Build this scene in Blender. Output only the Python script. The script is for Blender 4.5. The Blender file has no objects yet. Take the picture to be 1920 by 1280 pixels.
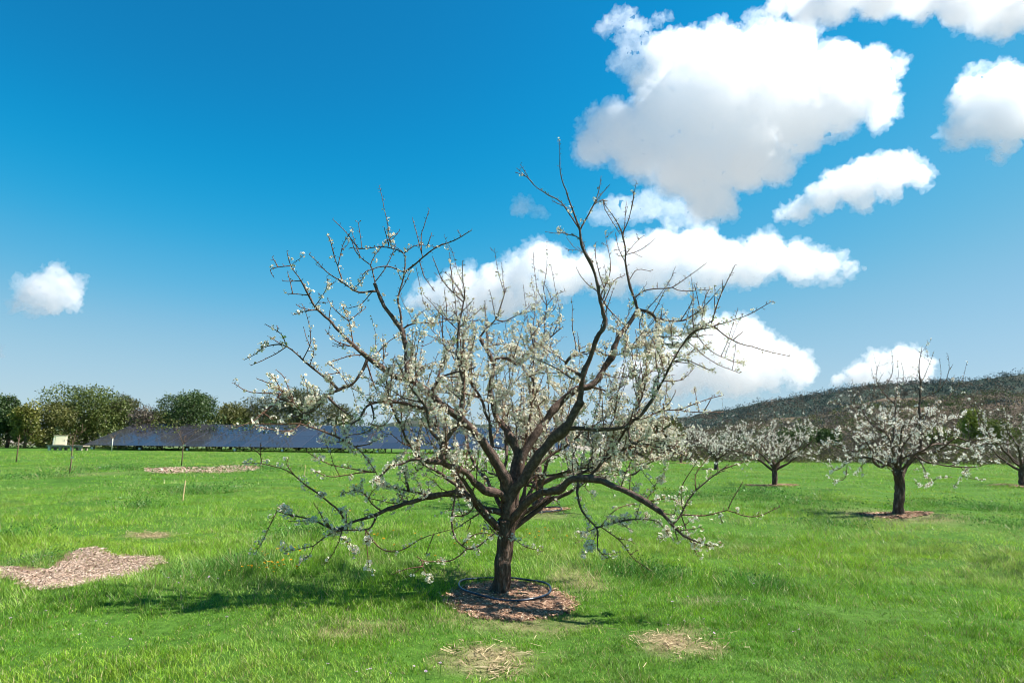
import bpy, math, random
import numpy as np
from mathutils import Vector, Matrix, noise as mnoise

random.seed(7)
RNG = np.random.default_rng(7)
sc = bpy.context.scene
COL = sc.collection
R = math.radians

# ------------------------------------------------------------------ camera
H = 1.6                                   # eye height
F = 1200.0                                # focal length in pixels of the 1920 px wide photograph
PITCH = math.atan(189.0 / F)
ROLL = R(0.7)
_f = np.array([0, math.cos(PITCH), math.sin(PITCH)])
_u0 = np.array([0, -math.sin(PITCH), math.cos(PITCH)])
_r0 = np.array([1.0, 0, 0])
_r = math.cos(ROLL) * _r0 + math.sin(ROLL) * _u0
_u = -math.sin(ROLL) * _r0 + math.cos(ROLL) * _u0
CAMP = np.array([0, 0, H])
cam = bpy.data.cameras.new('camera')
cam.lens = 36 * F / 1920
cam.sensor_width = 36
cam.clip_start = 0.05
cam.clip_end = 60000
cam.dof.use_dof = True
cam.dof.focus_distance = 6.9
cam.dof.aperture_fstop = 2.8
co = bpy.data.objects.new('camera', cam)
COL.objects.link(co)
co.matrix_world = Matrix(((_r[0], _u[0], -_f[0], 0), (_r[1], _u[1], -_f[1], 0), (_r[2], _u[2], -_f[2], H), (0, 0, 0, 1)))
sc.camera = co

# ------------------------------------------------------------------ sky, sun, exposure
SUN_EL, SUN_AZ = R(53), R(89)            # azimuth clockwise from +Y
world = bpy.data.worlds.new('World')
sc.world = world
world.use_nodes = True
nt = world.node_tree
nt.nodes.clear()
sky = nt.nodes.new('ShaderNodeTexSky')
sky.sky_type = 'NISHITA'
sky.sun_disc = False
sky.sun_elevation = SUN_EL
sky.sun_rotation = SUN_AZ
sky.altitude = 60
sky.air_density = 1.0
sky.dust_density = 0.25
sky.ozone_density = 3.5
# the air's own grade: per-channel curve over the sky radiance (deep cyan overhead, pale at the horizon)
sc_in = nt.nodes.new('ShaderNodeVectorMath'); sc_in.operation = 'SCALE'; sc_in.inputs['Scale'].default_value = 0.1
cv = nt.nodes.new('ShaderNodeRGBCurve')
for ch, pts in enumerate((((0, 0), (.089, .004), (.132, .009), (.18, .055), (.283, .185), (.457, .285), (.65, .34), (1, .45)),
                          ((0, 0), (.158, .135), (.229, .225), (.304, .288), (.453, .369), (.629, .426), (1, .52)),
                          ((0, 0), (.30, .32), (.409, .445), (.507, .482), (.644, .497), (.702, .517), (1, .58)))):
    c = cv.mapping.curves[ch]
    c.points[0].location = pts[0]; c.points[1].location = pts[-1]
    for p in pts[1:-1]: c.points.new(*p)
cv.mapping.update()
sc_out = nt.nodes.new('ShaderNodeVectorMath'); sc_out.operation = 'SCALE'; sc_out.inputs['Scale'].default_value = 10
bg = nt.nodes.new('ShaderNodeBackground')
bg.inputs['Strength'].default_value = 0.071
wo = nt.nodes.new('ShaderNodeOutputWorld')
nt.links.new(sky.outputs[0], sc_in.inputs[0])
nt.links.new(sc_in.outputs[0], cv.inputs['Color'])
nt.links.new(cv.outputs[0], sc_out.inputs[0])
nt.links.new(sc_out.outputs[0], bg.inputs['Color'])
nt.links.new(bg.outputs[0], wo.inputs['Surface'])

sl = bpy.data.lights.new('sun', 'SUN')
sl.energy = 4.8
sl.angle = R(0.53)
sl.color = (1.0, 0.95, 0.87)
so = bpy.data.objects.new('sun', sl)
COL.objects.link(so)
S = Vector((math.sin(SUN_AZ) * math.cos(SUN_EL), math.cos(SUN_AZ) * math.cos(SUN_EL), math.sin(SUN_EL)))
so.rotation_euler = S.to_track_quat('Z', 'Y').to_euler()
so.location = (20, -4, 20)

sc.view_settings.view_transform = 'Standard'
sc.view_settings.look = 'None'
sc.view_settings.gamma = 1
sc.view_settings.exposure = 1.12
sc.cycles.max_bounces = 32
sc.cycles.diffuse_bounces = 3
sc.cycles.transmission_bounces = 4
sc.cycles.volume_bounces = 28
sc.cycles.transparent_max_bounces = 8
sc.cycles.use_denoising = True
sc.cycles.filter_width = 0.95

# ------------------------------------------------------------------ pixel helpers (1920 x 1280 photograph coordinates)
def ray(px, py):
    return _r * ((px - 960) / F) + _u * ((640 - py) / F) + _f

def at(px, py, Y):
    d = ray(px, py)
    return CAMP + d * (Y / d[1])

def grd(px, py):
    d = ray(px, py)
    p = CAMP + d * (-H / d[2])
    return float(p[0]), float(p[1])

def to_px(P):
    q = np.asarray(P) - CAMP
    z = q @ _f
    return 960 + F * (q @ _r) / z, 640 - F * (q @ _u) / z

def gz(x, y):
    """gentle unevenness of the field"""
    x = np.asarray(x, float); y = np.asarray(y, float)
    fade = np.clip((70 - np.hypot(x, y)) / 40, 0, 1)
    z = (0.035 * np.sin(x * 0.9 + 1.3) * np.sin(y * 0.7 + .4) + 0.02 * np.sin(x * 2.1 - y * 1.3)
         + 0.016 * np.sin(x * 1.1 + y * 3.3 + 2) + 0.012 * np.sin(3.7 * x + 0.6 * y))
    return z * fade * np.clip(np.hypot(x + .15, y - 7.1) / 1.2, 0.2, 1)

def vnoise(x, y, s, seed=0):
    """smooth value noise, vectorised"""
    x = np.asarray(x) / s + seed * 17.3; y = np.asarray(y) / s - seed * 9.1
    xi = np.floor(x).astype(np.int64); yi = np.floor(y).astype(np.int64)
    fx = x - xi; fy = y - yi
    fx = fx * fx * (3 - 2 * fx); fy = fy * fy * (3 - 2 * fy)
    def h(a, b):
        n = (a * 374761393 + b * 668265263 + seed * 974711) & 0x7fffffff
        n = ((n ^ (n >> 13)) * 1274126177) & 0x7fffffff
        return ((n ^ (n >> 16)) & 0xffff) / 65535.0
    return (h(xi, yi) * (1 - fx) + h(xi + 1, yi) * fx) * (1 - fy) + (h(xi, yi + 1) * (1 - fx) + h(xi + 1, yi + 1) * fx) * fy

# thin or dry spots and lush dark clumps of the turf (photograph pixels: centre, half width, half height[, strength])
SPOTS = [(1268, 1206, 70, 26, 1.0), (915, 1222, 95, 26, .75), (285, 1004, 38, 5, .9), (930, 1255, 50, 14, .5), (640, 1190, 60, 10, .55), (1080, 1085, 70, 22, .5), (700, 1175, 80, 12, .4), (1290, 1180, 40, 10, .4),
         (960, 1150, 140, 26, .5), (1020, 965, 60, 8, .4), (1690, 968, 110, 14, .5), (150, 890, 60, 6, .3), (860, 1080, 60, 14, .3), (1320, 1130, 50, 10, .3)]
DARKP = [(1480, 940, 130, 16), (1180, 1068, 95, 18), (1830, 950, 120, 12), (1870, 985, 80, 14), (1560, 985, 80, 12), (1230, 1075, 70, 14), (420, 1070, 110, 30), (70, 1055, 70, 14), (380, 918, 100, 14), (60, 895, 90, 8),
         (430, 880, 130, 9), (200, 880, 110, 7), (1430, 925, 90, 9), (560, 1000, 70, 14), (1420, 1100, 90, 18), (1060, 900, 90, 7), (1300, 930, 70, 8), (20, 1010, 40, 12), (260, 950, 50, 7)]
def ell(P, xs, ys):
    """soft elliptical masks given in photograph pixels, laid on the ground they cover"""
    px, py, rx, ry = P[:4]
    cx, cy = grd(px, py); x1, _ = grd(px + rx, py); _, ya = grd(px, py - ry); _, yb = grd(px, py + ry)
    a = abs(x1 - cx) + 1e-6; b = abs(ya - yb) / 2 + 1e-6
    w = .35 * (vnoise(xs, ys, max(.12, a * .25), 3) - .5) * 2
    return np.clip(1.25 - np.hypot((xs - cx) / a, (ys - cy) / b) + w, 0, 1)

# ------------------------------------------------------------------ object helpers
def tag(o, label=None, cat=None, group=None, kind=None):
    if label: o['label'] = label
    if cat: o['category'] = cat
    if group: o['group'] = group
    if kind: o['kind'] = kind
    return o

def empty(name, loc=(0, 0, 0), rz=0):
    o = bpy.data.objects.new(name, None)
    o.empty_display_size = 0.2
    o.location = loc; o.rotation_euler = (0, 0, rz)
    COL.objects.link(o)
    return o

class Geo:
    """collects vertices, faces and point colours for ONE mesh object"""
    def __init__(s):
        s.v = []; s.q = []; s.t = []; s.c = []; s.n = 0
    def add(s, v, quads=None, tris=None, col=None):
        v = np.asarray(v, float).reshape(-1, 3)
        if quads is not None and len(quads): s.q.append(np.asarray(quads, np.int64) + s.n)
        if tris is not None and len(tris): s.t.append(np.asarray(tris, np.int64) + s.n)
        s.v.append(v)
        if col is None: col = (1, 1, 1)
        c = np.asarray(col, float)
        if c.ndim == 1: c = np.tile(c[:3], (len(v), 1))
        s.c.append(c)
        s.n += len(v)
    def tube(s, pts, rad, sides=6, cap=True, col=None, wob=0.0):
        pts = np.asarray(pts, float); n = len(pts)
        rad = np.asarray(rad, float)
        tan = np.gradient(pts, axis=0)
        tan /= np.linalg.norm(tan, axis=1)[:, None] + 1e-9
        ref = np.array([0.0, 0, 1]) if abs(tan[0][2]) < 0.9 else np.array([1.0, 0, 0])
        a = np.cross(tan[0], ref); a /= np.linalg.norm(a)
        A = [a]
        for i in range(1, n):
            a = a - tan[i] * (a @ tan[i]); a /= np.linalg.norm(a) + 1e-9
            A.append(a)
        A = np.array(A); B = np.cross(tan, A)
        ang = np.arange(sides) * 2 * math.pi / sides
        rr = rad[:, None] * np.ones((1, sides))
        if wob: rr = rr * (1 + wob * RNG.standard_normal((n, sides)))
        v = pts[:, None, :] + rr[:, :, None] * (np.cos(ang)[None, :, None] * A[:, None, :] + np.sin(ang)[None, :, None] * B[:, None, :])
        i = np.arange(n - 1)[:, None] * sides; j = np.arange(sides)[None, :]; k = (j + 1) % sides
        q = np.stack([i + j, i + k, i + sides + k, i + sides + j], -1).reshape(-1, 4)
        vv = v.reshape(-1, 3); t = None
        if cap:
            vv = np.vstack([vv, pts[-1] + tan[-1] * rad[-1] * 0.6, pts[0]])
            e = (n - 1) * sides; m = n * sides; j = np.arange(sides); k = (j + 1) % sides
            t = np.vstack([np.stack([e + j, e + k, np.full(sides, m)], -1), np.stack([k, j, np.full(sides, m + 1)], -1)])
        s.add(vv, q, t, col)
    def box(s, c, d, col=None, M=None):
        x, y, z = (k / 2 for k in d)
        v = np.array([[-x, -y, -z], [x, -y, -z], [x, y, -z], [-x, y, -z], [-x, -y, z], [x, -y, z], [x, y, z], [-x, y, z]])
        if M is not None: v = v @ np.asarray(M).T
        s.add(v + np.asarray(c), [[3, 2, 1, 0], [4, 5, 6, 7], [0, 1, 5, 4], [1, 2, 6, 5], [2, 3, 7, 6], [3, 0, 4, 7]], None, col)
    def mesh(s, name, smooth=False):
        me = bpy.data.meshes.new(name)
        if not s.v: return me
        v = np.vstack(s.v)
        q = np.vstack(s.q) if s.q else np.zeros((0, 4), np.int64)
        t = np.vstack(s.t) if s.t else np.zeros((0, 3), np.int64)
        me.vertices.add(len(v)); me.vertices.foreach_set('co', v.astype(np.float32).ravel())
        me.loops.add(q.size + t.size)
        me.loops.foreach_set('vertex_index', np.concatenate([q.ravel(), t.ravel()]).astype(np.int32))
        me.polygons.add(len(q) + len(t))
        st = np.concatenate([np.arange(len(q)) * 4, q.size + np.arange(len(t)) * 3]).astype(np.int32)
        me.polygons.foreach_set('loop_start', st)
        me.polygons.foreach_set('use_smooth', np.full(len(st), bool(smooth)))
        me.update(calc_edges=True)
        c = np.vstack(s.c)
        a = me.attributes.new('Col', 'FLOAT_COLOR', 'POINT')
        a.data.foreach_set('color', np.hstack([c, np.ones((len(c), 1))]).astype(np.float32).ravel())
        return me
    def obj(s, name, mat, parent=None, smooth=False, loc=None):
        me = s.mesh(name, smooth)
        o = bpy.data.objects.new(name, me)
        if mat: me.materials.append(mat)
        COL.objects.link(o)
        if parent: o.parent = parent
        if loc is not None: o.location = loc
        return o

# ------------------------------------------------------------------ materials
def newmat(name):
    m = bpy.data.materials.new(name); m.use_nodes = True
    n = m.node_tree; n.nodes.clear()
    out = n.nodes.new('ShaderNodeOutputMaterial')
    return m, n, out

def N(n, typ, **kw):
    x = n.nodes.new(typ)
    for k, v in kw.items():
        if k in x.inputs.keys() if hasattr(x.inputs, 'keys') else False: x.inputs[k].default_value = v
        else: setattr(x, k, v)
    return x

def ramp(n, src, stops):
    r = n.nodes.new('ShaderNodeValToRGB')
    e = r.color_ramp.elements
    while len(e) < len(stops): e.new(0.5)
    for i, (p, c) in enumerate(stops):
        e[i].position = p; e[i].color = (*c, 1)
    n.links.new(src, r.inputs[0])
    return r.outputs[0]

def mat_leaf(name, transl=0.35, rough=0.5, gloss=0.0):
    """colour from the leaf's own attribute, a thin sheet that lets some light through"""
    m, n, out = newmat(name)
    at_ = N(n, 'ShaderNodeAttribute'); at_.attribute_name = 'Col'
    d = N(n, 'ShaderNodeBsdfDiffuse'); tr = N(n, 'ShaderNodeBsdfTranslucent')
    n.links.new(at_.outputs['Color'], d.inputs['Color']); n.links.new(at_.outputs['Color'], tr.inputs['Color'])
    mx = N(n, 'ShaderNodeMixShader'); mx.inputs[0].default_value = transl
    n.links.new(d.outputs[0], mx.inputs[1]); n.links.new(tr.outputs[0], mx.inputs[2])
    last = mx
    if gloss:
        g = N(n, 'ShaderNodeBsdfGlossy'); g.inputs['Roughness'].default_value = rough
        m2 = N(n, 'ShaderNodeMixShader'); m2.inputs[0].default_value = gloss
        n.links.new(mx.outputs[0], m2.inputs[1]); n.links.new(g.outputs[0], m2.inputs[2]); last = m2
    n.links.new(last.outputs[0], out.inputs['Surface'])
    return m

def mat_plain(name, col, rough=0.6, metal=0.0, noise=0.0, scale=8.0, spec=0.4, attr=False, bump=0.0):
    m, n, out = newmat(name)
    b = N(n, 'ShaderNodeBsdfPrincipled')
    b.inputs['Roughness'].default_value = rough; b.inputs['Metallic'].default_value = metal
    b.inputs['Specular IOR Level'].default_value = spec
    b.inputs['Base Color'].default_value = (*col, 1)
    if attr:
        a = N(n, 'ShaderNodeAttribute'); a.attribute_name = 'Col'
        n.links.new(a.outputs['Color'], b.inputs['Base Color'])
    elif noise or bump:
        tc = N(n, 'ShaderNodeTexCoord'); nz = N(n, 'ShaderNodeTexNoise')
        nz.inputs['Scale'].default_value = scale; nz.inputs['Detail'].default_value = 5
        n.links.new(tc.outputs['Object'], nz.inputs['Vector'])
        if noise:
            lo = tuple(c * (1 - noise) for c in col); hi = tuple(min(1, c * (1 + noise)) for c in col)
            n.links.new(ramp(n, nz.outputs['Fac'], [(0.3, lo), (0.7, hi)]), b.inputs['Base Color'])
        if bump:
            bp = N(n, 'ShaderNodeBump'); bp.inputs['Strength'].default_value = bump; bp.inputs['Distance'].default_value = 0.02
            n.links.new(nz.outputs['Fac'], bp.inputs['Height']); n.links.new(bp.outputs[0], b.inputs['Normal'])
    n.links.new(b.outputs[0], out.inputs['Surface'])
    return m

def mat_bark(name, dark, mid, light, scale=14, zs=0.25, bump=0.8, dist=0.02):
    m, n, out = newmat(name)
    tc = N(n, 'ShaderNodeTexCoord'); mp = N(n, 'ShaderNodeMapping')
    mp.inputs['Scale'].default_value = (1, 1, zs)
    n.links.new(tc.outputs['Object'], mp.inputs['Vector'])
    a = N(n, 'ShaderNodeTexNoise'); a.inputs['Scale'].default_value = scale; a.inputs['Detail'].default_value = 8; a.inputs['Roughness'].default_value = 0.7
    n.links.new(mp.outputs[0], a.inputs['Vector'])
    v = N(n, 'ShaderNodeTexVoronoi'); v.feature = 'DISTANCE_TO_EDGE'; v.inputs['Scale'].default_value = scale * 2.4
    n.links.new(mp.outputs[0], v.inputs['Vector'])
    c = ramp(n, a.outputs['Fac'], [(0.28, dark), (0.52, mid), (0.74, light)])
    b = N(n, 'ShaderNodeBsdfPrincipled'); b.inputs['Roughness'].default_value = 0.8; b.inputs['Specular IOR Level'].default_value = 0.25
    n.links.new(c, b.inputs['Base Color'])
    mm = N(n, 'ShaderNodeMath'); mm.operation = 'MULTIPLY_ADD'; mm.inputs[1].default_value = 0.9
    n.links.new(v.outputs['Distance'], mm.inputs[0]); n.links.new(a.outputs['Fac'], mm.inputs[2])
    bp = N(n, 'ShaderNodeBump'); bp.inputs['Strength'].default_value = bump; bp.inputs['Distance'].default_value = dist
    n.links.new(mm.outputs[0], bp.inputs['Height']); n.links.new(bp.outputs[0], b.inputs['Normal'])
    n.links.new(b.outputs[0], out.inputs['Surface'])
    return m

M_TRUNK = mat_bark('bark_old', (0.022, 0.014, 0.011), (0.10, 0.062, 0.043), (0.32, 0.25, 0.20), 16, 0.22, 1.0, 0.03)
M_LIMB = mat_bark('bark_limb', (0.030, 0.018, 0.014), (0.105, 0.066, 0.050), (0.23, 0.165, 0.13), 26, 0.8, 0.7, 0.012)
M_TWIG = mat_bark('bark_twig', (0.050, 0.024, 0.016), (0.145, 0.070, 0.046), (0.27, 0.155, 0.105), 40, 1, 0.4, 0.005)
M_PETAL = mat_leaf('petal', 0.36)
M_GRASS = mat_leaf('grass_blade', 0.38, 0.45, 0.03)
M_WEED = mat_leaf('weed_leaf', 0.28, 0.4, 0.04)
M_LEAF = mat_leaf('tree_leaf', 0.25, 0.5, 0.03)
M_CHIP = mat_plain('wood_chips', (0.3, 0.2, 0.12), 0.85, attr=True, spec=0.2)
M_STAKE = mat_plain('stake_wood', (0.58, 0.42, 0.22), 0.7, noise=0.25, scale=20)

def mat_ground():
    m, n, out = newmat('field_soil_and_turf')
    g = N(n, 'ShaderNodeNewGeometry')
    a = N(n, 'ShaderNodeTexNoise'); a.inputs['Scale'].default_value = 0.35; a.inputs['Detail'].default_value = 8; a.inputs['Roughness'].default_value = 0.65
    b = N(n, 'ShaderNodeTexNoise'); b.inputs['Scale'].default_value = 9; b.inputs['Detail'].default_value = 6; b.inputs['Roughness'].default_value = 0.7
    n.links.new(g.outputs['Position'], a.inputs['Vector']); n.links.new(g.outputs['Position'], b.inputs['Vector'])
    c1 = ramp(n, a.outputs['Fac'], [(0.3, (0.045, 0.115, 0.018)), (0.5, (0.075, 0.175, 0.022)), (0.72, (0.105, 0.20, 0.035))])
    c2 = ramp(n, b.outputs['Fac'], [(0.3, (0.45, 0.5, 0.45)), (0.7, (1.15, 1.1, 1.0))])
    mx = N(n, 'ShaderNodeMix'); mx.data_type = 'RGBA'; mx.blend_type = 'MULTIPLY'; mx.inputs['Factor'].default_value = 1
    n.links.new(c1, mx.inputs['A']); n.links.new(c2, mx.inputs['B'])
    p = N(n, 'ShaderNodeBsdfPrincipled'); p.inputs['Roughness'].default_value = 0.9; p.inputs['Specular IOR Level'].default_value = 0.1
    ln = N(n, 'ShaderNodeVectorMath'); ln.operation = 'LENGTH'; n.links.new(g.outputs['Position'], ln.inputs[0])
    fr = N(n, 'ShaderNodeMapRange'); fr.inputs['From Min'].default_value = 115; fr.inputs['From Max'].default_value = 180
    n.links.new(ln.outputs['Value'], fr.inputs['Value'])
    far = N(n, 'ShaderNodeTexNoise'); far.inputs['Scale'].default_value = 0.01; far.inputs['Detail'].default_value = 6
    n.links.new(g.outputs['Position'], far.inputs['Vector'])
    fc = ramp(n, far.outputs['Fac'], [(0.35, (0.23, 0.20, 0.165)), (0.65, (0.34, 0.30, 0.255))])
    m2 = N(n, 'ShaderNodeMix'); m2.data_type = 'RGBA'
    da = N(n, 'ShaderNodeAttribute'); da.attribute_name = 'Col'
    thatch = ramp(n, b.outputs['Fac'], [(0.32, (0.13, 0.09, 0.05)), (0.5, (0.30, 0.22, 0.13)), (0.7, (0.42, 0.33, 0.20))])
    m3 = N(n, 'ShaderNodeMix'); m3.data_type = 'RGBA'
    n.links.new(da.outputs['Fac'], m3.inputs['Factor']); n.links.new(mx.outputs['Result'], m3.inputs['A']); n.links.new(thatch, m3.inputs['B'])
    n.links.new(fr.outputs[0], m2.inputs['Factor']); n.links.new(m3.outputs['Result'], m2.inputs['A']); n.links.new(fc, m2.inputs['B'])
    n.links.new(m2.outputs['Result'], p.inputs['Base Color'])
    bp = N(n, 'ShaderNodeBump'); bp.inputs['Strength'].default_value = 0.8; bp.inputs['Distance'].default_value = 0.06
    n.links.new(b.outputs['Fac'], bp.inputs['Height']); n.links.new(bp.outputs[0], p.inputs['Normal'])
    n.links.new(p.outputs[0], out.inputs['Surface'])
    return m

def mat_hill(name, stops, scale, bump=1.0, dist=6.0):
    m, n, out = newmat(name)
    g = N(n, 'ShaderNodeNewGeometry')
    a = N(n, 'ShaderNodeTexNoise'); a.inputs['Scale'].default_value = scale; a.inputs['Detail'].default_value = 10; a.inputs['Roughness'].default_value = 0.68
    n.links.new(g.outputs['Position'], a.inputs['Vector'])
    p = N(n, 'ShaderNodeBsdfPrincipled'); p.inputs['Roughness'].default_value = 0.95; p.inputs['Specular IOR Level'].default_value = 0.05
    n.links.new(ramp(n, a.outputs['Fac'], stops), p.inputs['Base Color'])
    bp = N(n, 'ShaderNodeBump'); bp.inputs['Strength'].default_value = bump; bp.inputs['Distance'].default_value = dist
    n.links.new(a.outputs['Fac'], bp.inputs['Height']); n.links.new(bp.outputs[0], p.inputs['Normal'])
    n.links.new(p.outputs[0], out.inputs['Surface'])
    return m

# ------------------------------------------------------------------ ground and hills
def axis(step, near, far):
    a = [0.0]; s = step
    while a[-1] < far:
        if a[-1] > near: s *= 1.18
        a.append(a[-1] + s)
    return np.array(a)

def build_ground():
    h = axis(0.13, 13, 9000)
    xs = np.concatenate([-h[:0:-1], h]); ys = np.concatenate([-axis(1.5, 5, 9000)[:0:-1], h])
    X, Y = np.meshgrid(xs, ys)
    V = np.stack([X, Y, gz(X, Y)], -1).reshape(-1, 3)
    nx, ny = len(xs), len(ys)
    i = (np.arange(ny - 1)[:, None] * nx + np.arange(nx - 1)[None, :]).ravel()
    dry_ = np.zeros(len(V))
    for S_ in SPOTS: dry_ = np.maximum(dry_, ell(S_, V[:, 0], V[:, 1]) * S_[4])
    g = Geo(); g.add(V, np.stack([i, i + 1, i + nx + 1, i + nx], -1), None, np.stack([dry_] * 3, 1))
    tag(g.obj('ground', mat_ground(), smooth=True), kind='structure')
build_ground()

def interp_profile(pts):
    xs = np.array([p[0] for p in pts], float); ys = np.array([p[1] for p in pts], float)
    return lambda x: np.interp(x, xs, ys)

def hill(name, prof, Yc, Yw0, Yw1, px0, px1, mat, rough, seed):
    """a ridge whose skyline follows prof (photo pixels) when the crest stands Yc metres off"""
    pxs = np.linspace(px0, px1, 260)
    f = interp_profile(prof)
    ks = np.concatenate([np.linspace(-1, 0, 34), np.linspace(0, 1, 12)[1:]])
    V = np.zeros((len(ks), len(pxs), 3))
    for j, px in enumerate(pxs):
        P = at(px, f(px), Yc)
        for i, k in enumerate(ks):
            Y = Yc + k * (Yw0 if k < 0 else Yw1)
            s = math.cos(min(1, abs(k)) * math.pi / 2) ** 1.25
            x = P[0] * (0.75 + 0.25 * Y / Yc)
            nz = float(vnoise(x, Y, rough * 6, seed) - .5) * rough * 1.2 + float(vnoise(x, Y, rough * 1.6, seed + 1) - .5) * rough * .5
            V[i, j] = (x, Y, max(-1.0, P[2] * s) + nz * s - (1.5 if abs(k) > .98 else 0))
    n1, n2 = len(ks), len(pxs)
    i = (np.arange(n1 - 1)[:, None] * n2 + np.arange(n2 - 1)[None, :]).ravel()
    g = Geo(); g.add(V.reshape(-1, 3), np.stack([i, i + 1, i + n2 + 1, i + n2], -1))
    tag(g.obj(name, mat, smooth=True), kind='structure')
    return V

FAR_PROF = [(1000, 812), (1180, 794), (1250, 784), (1330, 770), (1400, 757), (1460, 745), (1500, 735), (1560, 729), (1600, 724), (1640, 714),
            (1680, 711), (1750, 713), (1800, 714), (1860, 706), (1920, 702), (2100, 690), (2500, 680), (2900, 700)]
NEAR_PROF = [(1150, 822), (1250, 806), (1350, 790), (1420, 778), (1500, 766), (1580, 752), (1650, 742), (1720, 736), (1800, 742), (1920, 738), (2200, 720), (2700, 735)]
LEFT_PROF = [(560, 826), (660, 812), (720, 800), (770, 790), (810, 786), (860, 790), (930, 800), (1010, 812), (1100, 826)]
M_FARHILL = mat_hill('hazed_wooded_hill', [(0.3, (0.022, 0.042, 0.038)), (0.5, (0.040, 0.062, 0.048)), (0.62, (0.070, 0.078, 0.062)), (0.75, (0.105, 0.095, 0.078))], 0.016, 1, 14)  # blue cast of distant air mixed into the surface colour, no haze volume
M_NEARHILL = mat_hill('scrub_hill', [(0.3, (0.030, 0.040, 0.020)), (0.47, (0.085, 0.070, 0.050)), (0.6, (0.14, 0.105, 0.075)), (0.75, (0.12, 0.13, 0.06))], 0.05, 1, 4)
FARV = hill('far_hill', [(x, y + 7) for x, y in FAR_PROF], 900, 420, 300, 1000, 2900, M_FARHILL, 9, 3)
NEARV = hill('scrub_hillside', [(x, y + 16) for x, y in NEAR_PROF], 330, 225, 90, 1150, 2700, M_NEARHILL, 4, 5)
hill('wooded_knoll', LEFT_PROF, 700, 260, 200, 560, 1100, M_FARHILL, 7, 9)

# ------------------------------------------------------------------ foliage helpers
def leaf_quads(P, size, up=0.3, aspect=0.55):
    """one diamond-shaped leaf per point, random facing"""
    n = len(P)
    a = RNG.standard_normal((n, 3)); a /= np.linalg.norm(a, axis=1)[:, None]
    b = RNG.standard_normal((n, 3)); b[:, 2] += up
    b -= a * np.sum(a * b, 1)[:, None]; b /= np.linalg.norm(b, axis=1)[:, None]
    s = np.asarray(size)[:, None] if np.ndim(size) else np.full((n, 1), size)
    v = np.stack([P - a * s * .5, P + b * s * .5 * aspect + a * s * .05, P + a * s * .5, P - b * s * .5 * aspect + a * s * .05], 1)
    return v.reshape(-1, 3), np.arange(n * 4).reshape(-1, 4)

def crown_points(lobes, n, shell=0.55):
    w = np.array([l[3] * l[4] * l[5] for l in lobes]) ** .75
    idx = RNG.choice(len(lobes), n, p=w / w.sum())
    L = np.array(lobes)[idx]
    d = RNG.standard_normal((n, 3)); d /= np.linalg.norm(d, axis=1)[:, None]
    r = RNG.random(n) ** (1 / 3) * (1 - shell) + shell * (0.86 + 0.2 * RNG.random(n))
    # ragged outline
    wob = 1 + 0.22 * np.sin(d[:, 0] * 7 + L[:, 0] * 3) * np.sin(d[:, 2] * 8 + L[:, 1]) + 0.10 * RNG.standard_normal(n)
    return L[:, :3] + d * L[:, 3:6] * (r * wob)[:, None]

def pal(n, cols, P=None, s=1.5, seed=0, jit=0.18):
    cols = np.array(cols)
    t = RNG.random(n) * .5 + (vnoise(P[:, 0] + P[:, 1], P[:, 2], s, seed) if P is not None else RNG.random(n)) * .6
    t = np.clip(t, 0, .9999) * (len(cols) - 1)
    i = t.astype(int); f = (t - i)[:, None]
    return (cols[i] * (1 - f) + cols[np.minimum(i + 1, len(cols) - 1)] * f) * (1 + jit * RNG.standard_normal(n))[:, None].clip(.5, 1.6)

GREENS = dict(
    dark=[(0.026, 0.050, 0.014), (0.046, 0.084, 0.022), (0.080, 0.125, 0.032)],
    mid=[(0.040, 0.064, 0.014), (0.085, 0.118, 0.024), (0.155, 0.185, 0.042)],
    olive=[(0.060, 0.070, 0.018), (0.12, 0.13, 0.034), (0.20, 0.20, 0.06)],
    yellow=[(0.07, 0.085, 0.020), (0.14, 0.15, 0.030), (0.24, 0.23, 0.05)],
    bare=[(0.075, 0.060, 0.048), (0.115, 0.092, 0.070), (0.15, 0.125, 0.085)],
    willow=[(0.045, 0.055, 0.022), (0.080, 0.092, 0.035), (0.125, 0.130, 0.055)],
    hazed_forest=[(0.026, 0.048, 0.050), (0.040, 0.066, 0.062), (0.060, 0.088, 0.078)],  # distance haze painted into the leaf colour: lightened and turned bluish
    lime=[(0.10, 0.14, 0.02), (0.17, 0.21, 0.03), (0.25, 0.28, 0.06)])

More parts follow.
